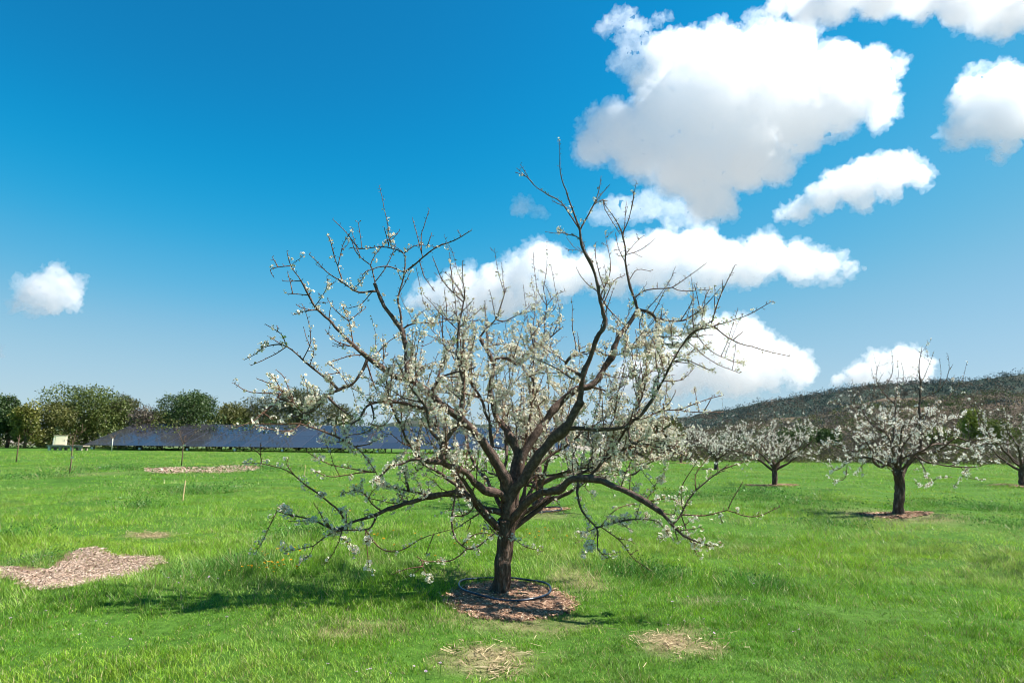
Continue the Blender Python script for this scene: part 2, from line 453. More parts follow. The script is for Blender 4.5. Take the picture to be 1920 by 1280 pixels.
def leafy_tree(name, px, top, wpx, Y, cols, label, cat='tree', group=None, n=4200, leaf=0.30, base=842, thin=False, seed=0):
    random.seed(100 + seed)
    b = at(px, base, Y); x0 = b[0]
    ht = at(px, top, Y)[2]; w = wpx / F * Y / 2
    root = empty(name, (x0, Y, 0))
    tag(root, label, cat, group)
    lobes = []
    k = 12
    for i in range(k):
        a = random.uniform(0, 6.28); rr = random.uniform(0.1, 0.62) * w
        hz = random.uniform(0.16, 0.80) * ht
        taper = 1.1 - 0.55 * max(0, hz / ht - .4)
        s = random.uniform(0.34, 0.56) * w
        lobes.append((math.cos(a) * rr * taper, math.sin(a) * rr * .8, hz, s, s, min(s * random.uniform(.7, 1.05), ht - hz + .1)))
    s = .45 * w
    lobes.append((random.uniform(-.2, .2) * w, 0, ht - s * .85, s, s, s * .8))
    P = crown_points(lobes, int(n * 2.6), 0.35 if thin else 0.5)
    P = P[P[:, 2] > 0.1]
    sz = leaf * (0.6 + 0.8 * RNG.random(len(P)))
    g = Geo()
    v, q = leaf_quads(P, sz, aspect=0.3 if thin else .6)
    g.add(v, q, None, np.repeat(pal(len(P), GREENS[cols], P, 1.6, seed), 4, 0))
    t = Geo()
    t.tube([(0, 0, -.2), (.1, 0, ht * .25), (-.05, .1, ht * .55), (0, 0, ht * .8)], [.035 * ht, .028 * ht, .018 * ht, .006 * ht], 7)
    for i, l in enumerate(lobes):
        z0 = ht * random.uniform(.12, .4)
        c = np.array(l[:3]); c[2] = max(c[2], z0 + .3)
        m = np.array([c[0] * .45, c[1] * .45, z0 + (c[2] - z0) * .6])
        t.tube([(0, 0, z0), m, c, c + (c - m) * .6], [.016 * ht, .011 * ht, .006 * ht, .002 * ht], 5)
    t.obj('trunk', M_LIMB, root, True)
    g.obj('crown', M_LEAF, root)
    return root

def build_background_trees():
    grp = 'trees along the left field edge'
    T = [(-60, 735, 150, 96, 'mid', 'rounded green tree half cut off by the left edge of the photo', 4200),
         (12, 740, 74, 92, 'dark', 'dark green tree at the far left end of the tree line', 3400),
         (45, 752, 66, 88, 'yellow', 'yellow green airy bush left of the cream cabinet', 2600),
         (92, 752, 100, 92, 'olive', 'olive tinted tree directly behind the cream cabinet', 3800),
         (158, 722, 180, 96, 'mid', 'largest and tallest green tree of the left tree line', 8500),
         (225, 738, 70, 99, 'willow', 'narrow loose grey green tree right of the tallest green tree', 2400),
         (262, 758, 76, 95, 'bare', 'nearly leafless brownish tree behind the left end of the solar array', 2000),
         (350, 735, 135, 97, 'dark', 'dense dark green rounded tree behind the solar panels', 6500),
         (432, 756, 80, 100, 'olive', 'low olive bushy tree right of the dense dark green tree', 3200),
         (490, 742, 100, 103, 'willow', 'feathery grey green tree left of the broad feathery one', 4200),
         (560, 728, 150, 104, 'willow', 'broad feathery tree rising behind the blossoming left twigs', 6500),
         (300, 768, 90, 104, 'olive', 'low olive bush filling the gap left of the dense dark green tree', 2600),
         (410, 764, 80, 105, 'mid', 'low green bush filling the gap right of the dense dark green tree', 2400),
         (195, 748, 90, 103, 'dark', 'dark tree partly hidden behind the right flank of the tallest green tree', 3600),
         (635, 758, 100, 106, 'willow', 'low feathery tree at the right end of the left tree line', 3600)]
    for i, (px, top, w, Y, c, lab, n) in enumerate(T):
        thin = c in ('willow', 'bare')
        leafy_tree('leafy_tree', px, top, w, Y, c, lab, 'tree', grp, n, 0.26 if not thin else .36, thin=thin, seed=i)
    # undergrowth
    g = Geo()
    for px in np.arange(-200, 720, 7.0):
        Y = 90 + 10 * random.random(); b = at(px, 842, Y)
        hh = random.uniform(1.6, 4.6) if px < 165 else random.uniform(3.0, 6.0)
        w = random.uniform(.8, 1.8)
        P = crown_points([(b[0], Y, hh * .45, w, w, hh * .6)], 150)
        P = P[P[:, 2] > 0]
        v, q = leaf_quads(P, .3 * (0.6 + .8 * RNG.random(len(P))))
        g.add(v, q, None, np.repeat(pal(len(P), GREENS[random.choice(['dark', 'mid', 'olive', 'mid'])], P, 2), 4, 0))
    tag(g.obj('undergrowth', M_LEAF), 'low dark undergrowth along the foot of the left tree line', 'undergrowth', kind='stuff')
    # right hand scrub: individual larger bushes and a bramble band
    grp = 'bushes behind the orchard on the right'
    B = [(1195, 790, 80, 66, 'olive', 'olive bush just right of the big tree, beyond the grass'),
         (1250, 778, 84, 68, 'olive', 'taller olive brown bush behind the leftmost small blossoming trees'),
         (1308, 800, 70, 70, 'bare', 'brownish bush between the two smallest blossoming trees'),
         (1500, 800, 90, 72, 'dark', 'dark green bush between second and nearest right orchard trees'),
         (1560, 805, 70, 74, 'dark', 'small dark green bush left of the nearest right orchard tree'),
         (1625, 808, 80, 76, 'bare', 'leafless brown bush behind the nearest right orchard tree trunk'),
         (1765, 800, 80, 74, 'mid', 'green bush right of the nearest right orchard tree'),
         (1832, 764, 64, 84, 'lime', 'bright yellow green tree at the foot of the right hillside'),
         (1885, 785, 90, 78, 'mid', 'green bush near the right edge of the photo')]
    for i, (px, top, w, Y, c, lab) in enumerate(B):
        leafy_tree('bush', px, top, w, Y, c, lab, 'bush', grp, 2200, .24, base=866, thin=(c == 'bare'), seed=40 + i)
    g = Geo()
    for px in np.arange(1130, 2300, 6.0):
        for row in range(3):
            Y = 62 + 6 * row + 4 * random.random(); b = at(px + random.uniform(-5, 5), 866, Y)
            hh = random.uniform(1.0, 1.9) + row * .5; w = random.uniform(.7, 1.4)
            P = crown_points([(b[0], Y, hh * .45, w, w, hh * .6)], 90)
            P = P[P[:, 2] > 0]
            v, q = leaf_quads(P, .34 * (0.6 + .8 * RNG.random(len(P))), aspect=.22)
            g.add(v, q, None, np.repeat(pal(len(P), GREENS[random.choice(['bare', 'bare', 'bare', 'willow', 'olive'])], P, 2), 4, 0))
    tag(g.obj('bramble_scrub', M_LEAF), 'band of brown bramble scrub along the right field edge', 'scrub', kind='stuff')
    # shrubs covering the hillside
    def cover(V, n, size, leaf, per, cols, name, label):
        g = Geo(); n1, n2 = V.shape[:2]
        for _ in range(n):
            i = RNG.random() ** .8 * 30; j = RNG.random() * (n2 - 2)
            i0, j0 = int(i), int(j)
            fi, fj = i - i0, j - j0
            b = (V[i0, j0] * (1 - fi) + V[i0 + 1, j0] * fi) * (1 - fj) + (V[i0, j0 + 1] * (1 - fi) + V[i0 + 1, j0 + 1] * fi) * fj
            s = size * random.uniform(.5, 1.5)
            P = crown_points([(b[0], b[1], b[2] + s * .3, s, s, s * random.uniform(.6, 1))], per)
            P = P[P[:, 2] > b[2] - .8]
            v, q = leaf_quads(P, leaf * (0.6 + .8 * RNG.random(len(P))))
            k = vnoise(b[0], b[1], size * 12, 4)
            c = cols[min(len(cols) - 1, int((k * .75 + RNG.random() * .35) * len(cols)))]
            g.add(v, q, None, np.repeat(pal(len(P), GREENS[c], P, 3), 4, 0))
        tag(g.obj(name, M_LEAF), label, 'scrub', kind='stuff')
    cover(NEARV, 5600, 2.2, .60, 52, ['hazed_forest', 'bare', 'willow', 'bare', 'dark', 'bare', 'hazed_forest', 'mid', 'bare'], 'hillside_scrub', 'grey brown and green shrubs covering the nearer right hillside')
    cover(FARV, 4600, 6.0, 1.7, 46, ['hazed_forest', 'hazed_forest', 'hazed_forest', 'bare', 'hazed_forest', 'hazed_forest'], 'hillside_wood', 'dark wood covering the far ridge on the right')
build_background_trees()

# ------------------------------------------------------------------ clouds: closed hulls filled with an even scattering medium
def mat_cloud(name, dens, aniso=0.45):
    m, n, out = newmat(name)
    s = N(n, 'ShaderNodeVolumeScatter')
    s.inputs['Color'].default_value = (1, .992, .992, 1); s.inputs['Density'].default_value = dens; s.inputs['Anisotropy'].default_value = aniso
    n.links.new(s.outputs[0], out.inputs['Volume'])
    try: m.cycles.homogeneous_volume = True
    except Exception: pass
    return m

def ico(sub=2):
    import bmesh
    bm = bmesh.new(); bmesh.ops.create_icosphere(bm, subdivisions=sub, radius=1)
    v = np.array([x.co[:] for x in bm.verts]); f = np.array([[y.index for y in x.verts] for x in bm.faces]); bm.free()
    return v, f
ICO = ico(2)

def cloud_hull(circles, Y, c0, gain, rs, lumps, voxel, bulges, flat):
    """closed lumpy hull round a set of puffs (centre and radius in photograph pixels, standing Y metres off)"""
    g = Geo(); mpp = Y / F
    for (px, py, r) in circles:
        P = at(px, py, Y) - c0
        rr = r * mpp
        P[1] += rs.uniform(-.25, .25) * rr
        rr *= gain
        g.add(ICO[0] * rr * np.array([1, .8, 1]) + P, None, ICO[1])
        for k in range(bulges):
            d = rs.standard_normal(3); d /= np.linalg.norm(d)
            d[2] = abs(d[2]) * .9 if rs.random() < flat else d[2]
            g.add(ICO[0] * rr * rs.uniform(.2, .45) + P + d * rr * rs.uniform(.75, 1.0), None, ICO[1])
    me = g.mesh('cloud_tmp')
    o = bpy.data.objects.new('cloud_tmp', me); COL.objects.link(o)
    md = o.modifiers.new('a', 'REMESH'); md.mode = 'VOXEL'; md.voxel_size = voxel * mpp
    sm = o.modifiers.new('s', 'SMOOTH'); sm.factor = .5; sm.iterations = 12
    for i, (s_, k) in enumerate(lumps):
        tx = bpy.data.textures.new('cloud_lumps', 'CLOUDS'); tx.noise_scale = s_ * mpp; tx.noise_depth = 3
        dm = o.modifiers.new('d%d' % i, 'DISPLACE'); dm.texture = tx; dm.strength = k * mpp; dm.mid_level = 0.5; dm.texture_coords = 'LOCAL'
    dg = bpy.context.evaluated_depsgraph_get()
    m2 = bpy.data.meshes.new_from_object(o.evaluated_get(dg))
    bpy.data.objects.remove(o); bpy.data.meshes.remove(me)
    m2.materials.clear()
    return m2

def cloud(label, circles, Y, mat, flat=0.75, seed=0, rough=1.0, fringe=True, gain=1.16):
    rs = np.random.default_rng(seed)
    c0 = at(circles[0][0], circles[0][1], Y)
    m = cloud_hull(circles, Y, c0, gain, rs, [(34, 22 * rough), (14, 16 * rough), (6, 9 * rough)], 3.0, 5, flat)
    m.name = 'cloud'; m.materials.append(cloud_mat(mat, Y))
    o = bpy.data.objects.new('cloud', m); COL.objects.link(o)
    o.location = c0
    tag(o, label, 'cloud', 'clouds in the blue sky')
    if fringe:
        f = cloud_hull(circles, Y, c0, gain * 1.17, rs, [(30, 46), (12, 30), (5, 15)], 3.4, 6, flat)
        f.name = 'fringe'; f.materials.append(cloud_mat(75, Y))
        fo = bpy.data.objects.new('fringe', f); COL.objects.link(fo); fo.parent = o
    return o
_CM = {}
def cloud_mat(px, Y):
    """medium whose mean free path spans px photograph pixels at distance Y"""
    if (px, Y) not in _CM: _CM[(px, Y)] = mat_cloud('cloud_medium', F / Y / px)
    return _CM[(px, Y)]

def build_clouds():
    CY = 3000.0
    dense, soft, wisp = 50, 44, 80
    L = lambda a: [(900 + x / 1.882, y / 1.882, r / 1.882) for x, y, r in a]
    cloud('largest white cloud, upper right, with a ragged upper left corner',
          L([(720, 215, 100), (850, 200, 90), (1000, 190, 95), (1100, 170, 75), (1250, 260, 95), (1370, 270, 85), (1410, 380, 60), (1250, 380, 95), (1050, 350, 150),
             (850, 350, 150), (650, 410, 105), (480, 470, 90), (400, 520, 62), (560, 540, 85), (740, 560, 120), (920, 540, 120), (810, 690, 80), (870, 740, 40), (1110, 470, 80), (1050, 590, 60), (600, 300, 60)]),
          CY, dense, seed=1)
    cloud('ragged wisp of cloud on the upper left corner of the largest cloud', L([(460, 90, 30), (500, 70, 40), (520, 150, 45), (560, 110, 40), (500, 210, 40), (540, 260, 40), (620, 80, 25), (660, 65, 18), (590, 190, 50)]), CY, wisp, seed=2, rough=1.8, fringe=False, gain=1.3)
    cloud('long flat cloud stretching behind the top of the big tree, pointed at its right end',
          L([(640, 900, 75), (760, 895, 75), (880, 920, 70), (1000, 900, 68), (1120, 925, 62), (1220, 940, 45), (1300, 942, 26), (1355, 945, 12), (530, 930, 75), (400, 950, 60),
             (220, 930, 68), (130, 970, 55), (50, 1000, 60), (-30, 1020, 52), (300, 980, 65), (460, 985, 62), (170, 1040, 50), (620, 985, 50), (-90, 1040, 62), (-170, 1055, 48), (-235, 1068, 26), (-20, 1060, 60), (80, 1060, 60), (560, 880, 50), (-60, 1000, 50),  (800, 970, 50), (950, 970, 40), (700, 1000, 40)]),
          CY * 1.5, 38, seed=3)
    cloud('slanting cloud below right of the largest cloud', L([(1480, 600, 58), (1400, 610, 58), (1310, 650, 60), (1350, 690, 45), (1210, 700, 45), (1130, 740, 38), (1080, 760, 25), (1540, 620, 38), (1450, 670, 40), (1250, 650, 40)]), CY * .8, soft, seed=4)
    cloud('white cloud cut by the right edge of the photo, below the top right one', L([(1740, 330, 62), (1830, 330, 75), (1790, 420, 75), (1890, 420, 70), (1700, 470, 50), (1850, 510, 40), (1820, 560, 20), (1930, 300, 60), (2000, 380, 90), (1690, 410, 40)]), CY * 1.25, soft, seed=5)
    cloud('cloud cut by the top edge of the photo, upper right corner', L([(1060, 20, 40), (1150, 25, 60), (1250, 20, 60), (1400, 5, 65), (1550, 0, 70), (1690, 15, 70), (1790, 40, 75), (1840, 100, 45), (1900, 20, 80), (1500, -60, 90), (1750, -60, 90), (1300, -50, 80), (2000, -20, 90)]), CY * .66, soft, seed=6)
    cloud('low cumulus cloud behind the right side of the big tree', [(1345, 640, 42), (1390, 636, 36), (1415, 668, 44), (1300, 668, 42), (1260, 695, 40), (1210, 705, 34), (1380, 690, 44), (1500, 700, 24), (1460, 668, 28), (1490, 682, 22), (1350, 690, 40), (1290, 695, 36), (1235, 712, 30), (1180, 715, 26), (1440, 700, 25), (1400, 700, 30), (1320, 665, 30)], CY * 1.9, 50, seed=7)
    cloud('low white cloud above the ridge on the right', [(1650, 688, 26), (1692, 678, 24), (1612, 702, 20), (1722, 690, 24), (1570, 712, 11), (1670, 712, 26), (1710, 715, 26)], CY * 2.0, 36, seed=8)
    cloud('small lone white cloud on the left side of the sky', [(100, 520, 22), (78, 545, 26), (52, 562, 18), (122, 545, 25), (100, 565, 22), (32, 574, 11), (138, 572, 12), (70, 570, 18)], CY, soft, seed=9)
    cloud('tiny cloud at the left edge of the photo', [(-6, 662, 14), (4, 664, 9), (-20, 668, 12)], CY, wisp, seed=10, fringe=False)
    cloud('faint small wisp above the big tree, left of the largest cloud', [(985, 388, 18), (1000, 398, 14), (970, 378, 12), (1015, 400, 12)], CY, wisp, seed=11, rough=1.6, fringe=False)
    cloud('thin cloud between the largest cloud and the long flat cloud', [(1220, 385, 26), (1180, 392, 24), (1150, 398, 20), (1260, 400, 24), (1120, 405, 15), (1300, 408, 20)], CY * 1.3, wisp, seed=12, rough=1.4, fringe=False, gain=1.4)
build_clouds()

# ------------------------------------------------------------------ blossoms
def flower(rs, c, nrm, rad, simple):
    """five cupped petals (or a few bare quads for trees further off)"""
    nrm = nrm / (np.linalg.norm(nrm) + 1e-9)
    a = np.cross(nrm, [0.3, 0.5, 0.8]); a /= np.linalg.norm(a); b = np.cross(nrm, a)
    V = []
    ph = rs.uniform(0, 6.28)
    for k in range(5):
        t = ph + k * 2 * math.pi / 5
        d = math.cos(t) * a + math.sin(t) * b; s = np.cross(nrm, d)
        w = rad * .42
        V += [c, c + d * rad * .62 + s * w + nrm * rad * .22, c + d * rad + nrm * rad * .42, c + d * rad * .62 - s * w + nrm * rad * .22]
    return V

def cluster_templates(kind, count, seed):
    rs = np.random.default_rng(seed); out = []
    for i in range(count):
        V = []; C = []
        white = np.array([0.96, 0.92, 0.85])
        if kind == 'near':
            nf = [2, 3, 4, 5, 6, 8, 10, 13][i % 8]; R_ = 0.010 + 0.0062 * nf ** .62
            for k in range(nf):
                d = rs.standard_normal(3); d[2] += .35; d /= np.linalg.norm(d)
                v = flower(rs, d * R_, d + .35 * rs.standard_normal(3), rs.uniform(.0115, .0160), False)
                V += v
                col = white * rs.uniform(.92, 1.05)
                C += [col] * 20
                cc = np.array([0.42, 0.36, 0.10])
                for m in range(0, 20, 4): C[-20 + m] = cc           # yellow green throat at the petals' base
            for k in range(2 + nf // 2):                       # tan sepals, closed buds
                d = rs.standard_normal(3); d /= np.linalg.norm(d); p = d * R_ * rs.uniform(.3, 1.15); q = rs.uniform(.0035, .0065)
                e = rs.standard_normal(3) * q; f = rs.standard_normal(3) * q
                V += [p - e, p + f, p + e, p - f]
                col = [np.array([0.36, 0.22, 0.11]), np.array([0.22, 0.25, 0.06]), np.array([.5, .38, .24])][rs.integers(3)]
                C += [col] * 4
        elif kind == 'mid':
            nf = [4, 6, 8, 11][i % 4]; R_ = 0.012 + .007 * nf ** .6
            for k in range(nf):
                d = rs.standard_normal(3); d /= np.linalg.norm(d); p = d * R_ * rs.uniform(.5, 1.1)
                e = rs.standard_normal(3); e /= np.linalg.norm(e); f = np.cross(e, rs.standard_normal(3)); f /= np.linalg.norm(f); q = rs.uniform(.011, .017)
                V += [p - e * q, p + f * q, p + e * q, p - f * q]
                C += [white * rs.uniform(.9, 1.05) if rs.random() < .85 else np.array([.40, .28, .14])] * 4
        else:
            nf = [3, 4, 5][i % 3]; R_ = .035
            for k in range(nf):
                d = rs.standard_normal(3); d /= np.linalg.norm(d); p = d * R_ * rs.uniform(.2, 1.1)
                e = rs.standard_normal(3); e /= np.linalg.norm(e); f = np.cross(e, rs.standard_normal(3)); f /= np.linalg.norm(f); q = rs.uniform(.022, .036)
                V += [p - e * q, p + f * q, p + e * q, p - f * q]
                C += [white * rs.uniform(.9, 1.05) if rs.random() < .88 else np.array([.36, .24, .14])] * 4
        out.append((np.array(V), np.array(C)))
    return out
TPL = {'near': cluster_templates('near', 32, 1), 'mid': cluster_templates('mid', 24, 2), 'far': cluster_templates('far', 18, 3)}

def rot_random():
    q = RNG.standard_normal(4); q /= np.linalg.norm(q); w, x, y, z = q
    return np.array([[1 - 2 * (y * y + z * z), 2 * (x * y - z * w), 2 * (x * z + y * w)], [2 * (x * y + z * w), 1 - 2 * (x * x + z * z), 2 * (y * z - x * w)],
                     [2 * (x * z - y * w), 2 * (y * z + x * w), 1 - 2 * (x * x + y * y)]])

def add_cluster(g, P, kind, big=None):
    T = TPL[kind]
    if kind == 'near':
        i = int(big) + 8 * int(RNG.integers(4))
    else: i = int(RNG.integers(len(T)))
    V, C = T[i]
    v = V @ rot_random().T * RNG.uniform(.85, 1.2) + P
    g.add(v, np.arange(len(v)).reshape(-1, 4), None, C)

# ------------------------------------------------------------------ tree skeletons
def catmull(P, step):
    P = np.asarray(P, float)
    if len(P) == 2: P = np.array([P[0], (P[0] + P[1]) / 2, P[1]])
    Q = np.vstack([2 * P[0] - P[1], P, 2 * P[-1] - P[-2]])
    out = []
    for i in range(1, len(Q) - 2):
        n = max(2, int(np.linalg.norm(Q[i + 1][:3] - Q[i][:3]) / step))
        t = np.arange(n)[:, None] / n
        a, b, c, d = Q[i - 1], Q[i], Q[i + 1], Q[i + 2]
        out.append(.5 * (2 * b + (c - a) * t + (2 * a - 5 * b + 4 * c - d) * t ** 2 + (3 * b - a - 3 * c + d) * t ** 3))
    out.append(P[-1:])
    return np.vstack(out)

ZT = {'A': (430, 380, 3.2), 'B': (850, 240, 2.4615), 'C': (430, 740, 3.369), 'D': (880, 740, 3.048), 'E': (800, 560, 4.2667), 'G': (800, 780, 4.2667),
      'H': (780, 900, 4.572), 'K': (1500, 640, 4.571), 'P': (0, 0, 1.0)}

class Tree:
    """skeleton of one tree: branches as 3-D polylines with radii, then meshes"""
    def __init__(s, Y0, kind, step=0.05):
        s.Y0 = Y0; s.kind = kind; s.br = []; s.step = step; s.spots = []; s.px = []
    def trace(s, tag_, pts, r0, r1, dz=0.0, snap=True, dz0=None, bd=None, role='branch'):
        ox, oy, k = ZT[tag_]
        q = [(ox + p[0] / k, oy + p[1] / k) for p in pts]
        root = None; z = dz0 if dz0 is not None else 0.0
        if snap and s.br:
            best = 1e9
            for bi, b in enumerate(s.br):
                d = np.hypot(b['px'][:, 0] - q[0][0], b['px'][:, 1] - q[0][1])
                i = int(d.argmin())
                if d[i] < best: best, hit = d[i], (bi, i)
            if best < 34:
                b = s.br[hit[0]]; root = hit[0]
                if dz0 is None: z = b['P'][hit[1]][1] - s.Y0
                q[0] = tuple(b['px'][hit[1]])
        # lengths along the picture give the run of the depth
        L = [0]
        for i in range(1, len(q)): L.append(L[-1] + math.hypot(q[i][0] - q[i - 1][0], q[i][1] - q[i - 1][1]))
        P = [at(x, y, s.Y0 + z + dz * (l / L[-1])) for (x, y), l in zip(q, L)]
        return s.add(P, r0, r1, root, bd, role)
    def add(s, P, r0, r1, root=None, bd=None, role='branch', wig=0.18):
        Q = catmull(P, s.step)
        n = len(Q); t = np.linspace(0, 1, n)
        if r0 > .02 and role != 'trunk': r0 *= .9; r1 *= .9
        rad = r0 + (r1 - r0) * t ** .85
        if n > 5 and r0 > .008:
            kn = np.interp(np.arange(n), np.arange(0, n + 2, 2.0), 1 + .10 * RNG.standard_normal(len(np.arange(0, n + 2, 2.0))))
            rad = rad * kn
            if RNG.random() < .8: rad = rad * (1 + .28 * np.exp(-((t - RNG.uniform(.15, .85)) * n / 1.6) ** 2))     # a knot or old pruning collar
        if wig and n > 3:
            w = np.cumsum(RNG.standard_normal((n, 3)), 0); w -= w[0] + (w[-1] - w[0]) * t[:, None]
            Q = Q + w * min(.006, .12 * r0 + .0015) * wig * 5 * np.sin(np.pi * t)[:, None]
            m = np.arange(0, n + 3, 3.0)
            kk = np.stack([np.interp(np.arange(n), m, RNG.standard_normal(len(m))) for _ in range(3)], 1)
            Q = Q + kk * min(.012, .28 * r0) * np.sin(np.pi * t)[:, None] ** .5
        x, y = to_px(Q.T.T) if False else (None, None)
        q = Q - CAMP; zc = q @ _f
        px = np.stack([960 + F * (q @ _r) / zc, 640 - F * (q @ _u) / zc], -1)
        s.br.append(dict(P=Q, r=rad, root=root, px=px, bd=bd, role=role, extra=[]))
        return len(s.br) - 1
    def topmost(s, i):
        """the limb (child of the tree) a branch belongs to"""
        while s.br[i]['role'] != 'limb' and s.br[i]['root'] is not None and s.br[s.br[i]['root']]['role'] != 'trunk':
            i = s.br[i]['root']
        return i

def perp(t):
    v = RNG.standard_normal(3); v -= t * (v @ t); return v / (np.linalg.norm(v) + 1e-9)

def decorate(T, density, twig_rate=1.0, spur_step=0.035, maxr=0.03):
    """spurs, side twigs and blossom spots along every branch of the skeleton"""
    nb = len(T.br)
    for bi in range(nb):
        b = T.br[bi]
        if b['role'] == 'trunk': continue
        P, r = b['P'], b['r']
        seg = np.linalg.norm(np.diff(P, axis=0), axis=1); cum = np.concatenate([[0], np.cumsum(seg)])
        Ln = cum[-1]
        d = RNG.uniform(0.02, .08)
        while d < Ln:
            i = min(int(np.searchsorted(cum, d)), len(P) - 1); i = max(i, 1)
            t = P[i] - P[i - 1]; t /= np.linalg.norm(t) + 1e-9
            rad = r[i]
            f = d / Ln
            D = density(P[i], f, b) if b['bd'] is None else b['bd'] * density(P[i], f, b)
            D *= (.55 + 1.0 * max(0, math.sin(d * 21 + bi * 1.7) * .6 + math.sin(d * 9.3 + bi * 3.1) * .6)) if D < 1.2 else 1
            if rad < maxr:
                n = perp(t)
                if n[2] < 0 and RNG.random() < .5: n = -n
                ln = RNG.uniform(.006, .03)
                tip = P[i] + n * (rad + ln) + t * ln * .5
                b['extra'].append((np.array([P[i], tip]), np.array([min(.0055, rad * .7), .0026])))
                if RNG.random() < D:
                    T.spots.append((tip, D))
                    if D > .6 and RNG.random() < .6: T.spots.append((tip + RNG.standard_normal(3) * .018, D))
                elif RNG.random() < .5: T.spots.append((tip, -1))      # a closed bud
            if RNG.random() < twig_rate * (.06 if rad > .02 else .10 if rad > .005 else .03) * (1.5 if D > .5 else .8):
                n = perp(t); up = np.array([0, 0, 1.0])
                dr = n * .9 + t * RNG.uniform(.2, .7) + up * RNG.uniform(.0, .7); dr /= np.linalg.norm(dr)
                ln = RNG.uniform(.07, .34) * (1 if rad > .006 else .6)
                k = max(3, int(ln / .05)); Q = [P[i]]
                for m in range(k):
                    dr = dr + RNG.standard_normal(3) * .17 + up * .05; dr /= np.linalg.norm(dr)
                    Q.append(Q[-1] + dr * ln / k)
                Q = np.array(Q); rr = np.linspace(min(.0052, rad * .7), .0026, len(Q))
                b['extra'].append((Q, rr))
                for m in range(1, len(Q)):
                    for _ in range(2):
                        c = Q[m] + (Q[m - 1] - Q[m]) * RNG.random(); tip = c + perp(dr) * RNG.uniform(.006, .02)
                        b['extra'].append((np.array([c, tip]), np.array([.0036, .0022])))
                        u = RNG.random()
                        if u < D * .9: T.spots.append((tip, D))
                        elif u < D * .9 + .25: T.spots.append((tip, -1))
            d += spur_step * RNG.uniform(.5, 1.6) * (1.6 if rad > .015 else 1)

def build_tree(T, root, loc, split_twigs=True, sides=(9, 6, 4)):
    """meshes: trunk; each limb a part; each lesser traced branch a sub-part of its limb"""
    loc = np.asarray(loc)
    objs = {}
    trunk = None
    def tubes(g, b):
        r0 = b['r'][0]
        sd = sides[0] + 3 if b['role'] == 'trunk' else sides[0] if r0 > .03 else sides[1] if r0 > .008 else sides[2]
        if b['role'] == 'trunk' and T.kind == 'near':
            c0 = g.n; P = catmull(b['P'], .02) - loc; rr = np.interp(np.linspace(0, 1, len(P)), np.linspace(0, 1, len(b['r'])), b['r'])
            g.tube(P, rr, 40)
            V = g.v[-1]; m = len(P); A = np.arange(40) * 2 * math.pi / 40; zz = np.arange(m) / m
            fl = 1 + (.07 * np.cos(3 * A[None] + 1.2 + .8 * zz[:, None]) + .05 * np.cos(7 * A[None] + 2 * zz[:, None])) * (1 + 1.8 * np.exp(-zz * 9))[:, None] - .13 * np.exp(-((A[None] - 4.0 - .5 * zz[:, None]) / .16) ** 2)
            fl += .018 * RNG.standard_normal((m, 40))
            W = V[:m * 40].reshape(m, 40, 3); V[:m * 40] = (P[:, None] + (W - P[:, None]) * fl[:, :, None]).reshape(-1, 3)
        else: g.tube(b['P'] - loc, b['r'], sd, wob=.05 if r0 > .012 else 0)
        for Q, rr in b['extra']: g.tube(Q - loc, rr, 3 if len(Q) == 2 else 4, cap=len(Q) > 2)
    groups = {}
    for i, b in enumerate(T.br):
        if b['role'] == 'trunk': key = ('trunk', i)
        elif b['role'] == 'limb' or b['root'] is None: key = ('limb', i)
        else: key = ('branch', i) if split_twigs else ('limb', T.topmost(i))
        groups.setdefault(key, []).append(i)
    for (kind, i), mem in sorted(groups.items(), key=lambda kv: ['trunk', 'limb', 'branch'].index(kv[0][0])):
        g = Geo()
        for j in mem: tubes(g, T.br[j])
        r0 = T.br[i]['r'][0]
        mat = M_TRUNK if kind == 'trunk' else M_LIMB if r0 > .011 else M_TWIG
        par = root
        if kind == 'branch':
            t = T.topmost(i); par = objs.get(t, root) if t != i else root
        o = g.obj(kind if not (kind == 'branch' and par is root) else 'limb', mat, par, True)
        objs[i] = o
    return objs

def crown_blossom(T, root, loc, kind, parts=0, px_gain=1.0):
    loc = np.asarray(loc)
    big = []; g = Geo(); bud = Geo()
    for P, D in T.spots:
        p = P - loc
        if D < 0:
            q = RNG.uniform(.003, .006) * (1 if kind == 'near' else 1.8)
            e = RNG.standard_normal(3) * q; f = RNG.standard_normal(3) * q; h = RNG.standard_normal(3) * q
            c = [(.30, .19, .10), (.20, .23, .06), (.42, .33, .22)][int(RNG.integers(3))]
            bud.add([p - e, p + f, p + e, p - f, p + h, p - h], None, [[0, 1, 4], [1, 2, 4], [2, 3, 4], [3, 0, 4], [1, 0, 5], [2, 1, 5], [3, 2, 5], [0, 3, 5]], c)
        elif kind == 'near':
            s = min(7, int(abs(RNG.normal(0, 2.0)) + .8 + 2.0 * D * RNG.random()))
            if s >= 6: big.append((p, s))
            else: add_cluster(g, p, 'near', s)
        else: add_cluster(g, p, kind)
    big.sort(key=lambda a: (-a[1], (a[0] + loc)[1]))
    for k, (p, s) in enumerate(big):
        if k < parts:
            c = Geo(); add_cluster(c, np.zeros(3), 'near', s); add_cluster(c, RNG.standard_normal(3) * .005, 'near', 4)
            c.obj('blossom_cluster', M_PETAL, root, loc=p)
        else: add_cluster(g, p, 'near', s)
    if g.v:
        o = g.obj('blossoms', M_PETAL, root); o['kind'] = 'stuff'
    if bud.v:
        o = bud.obj('buds', M_LEAF, root); o['kind'] = 'stuff'
    print('blossom spots', len(T.spots), 'big', len(big))

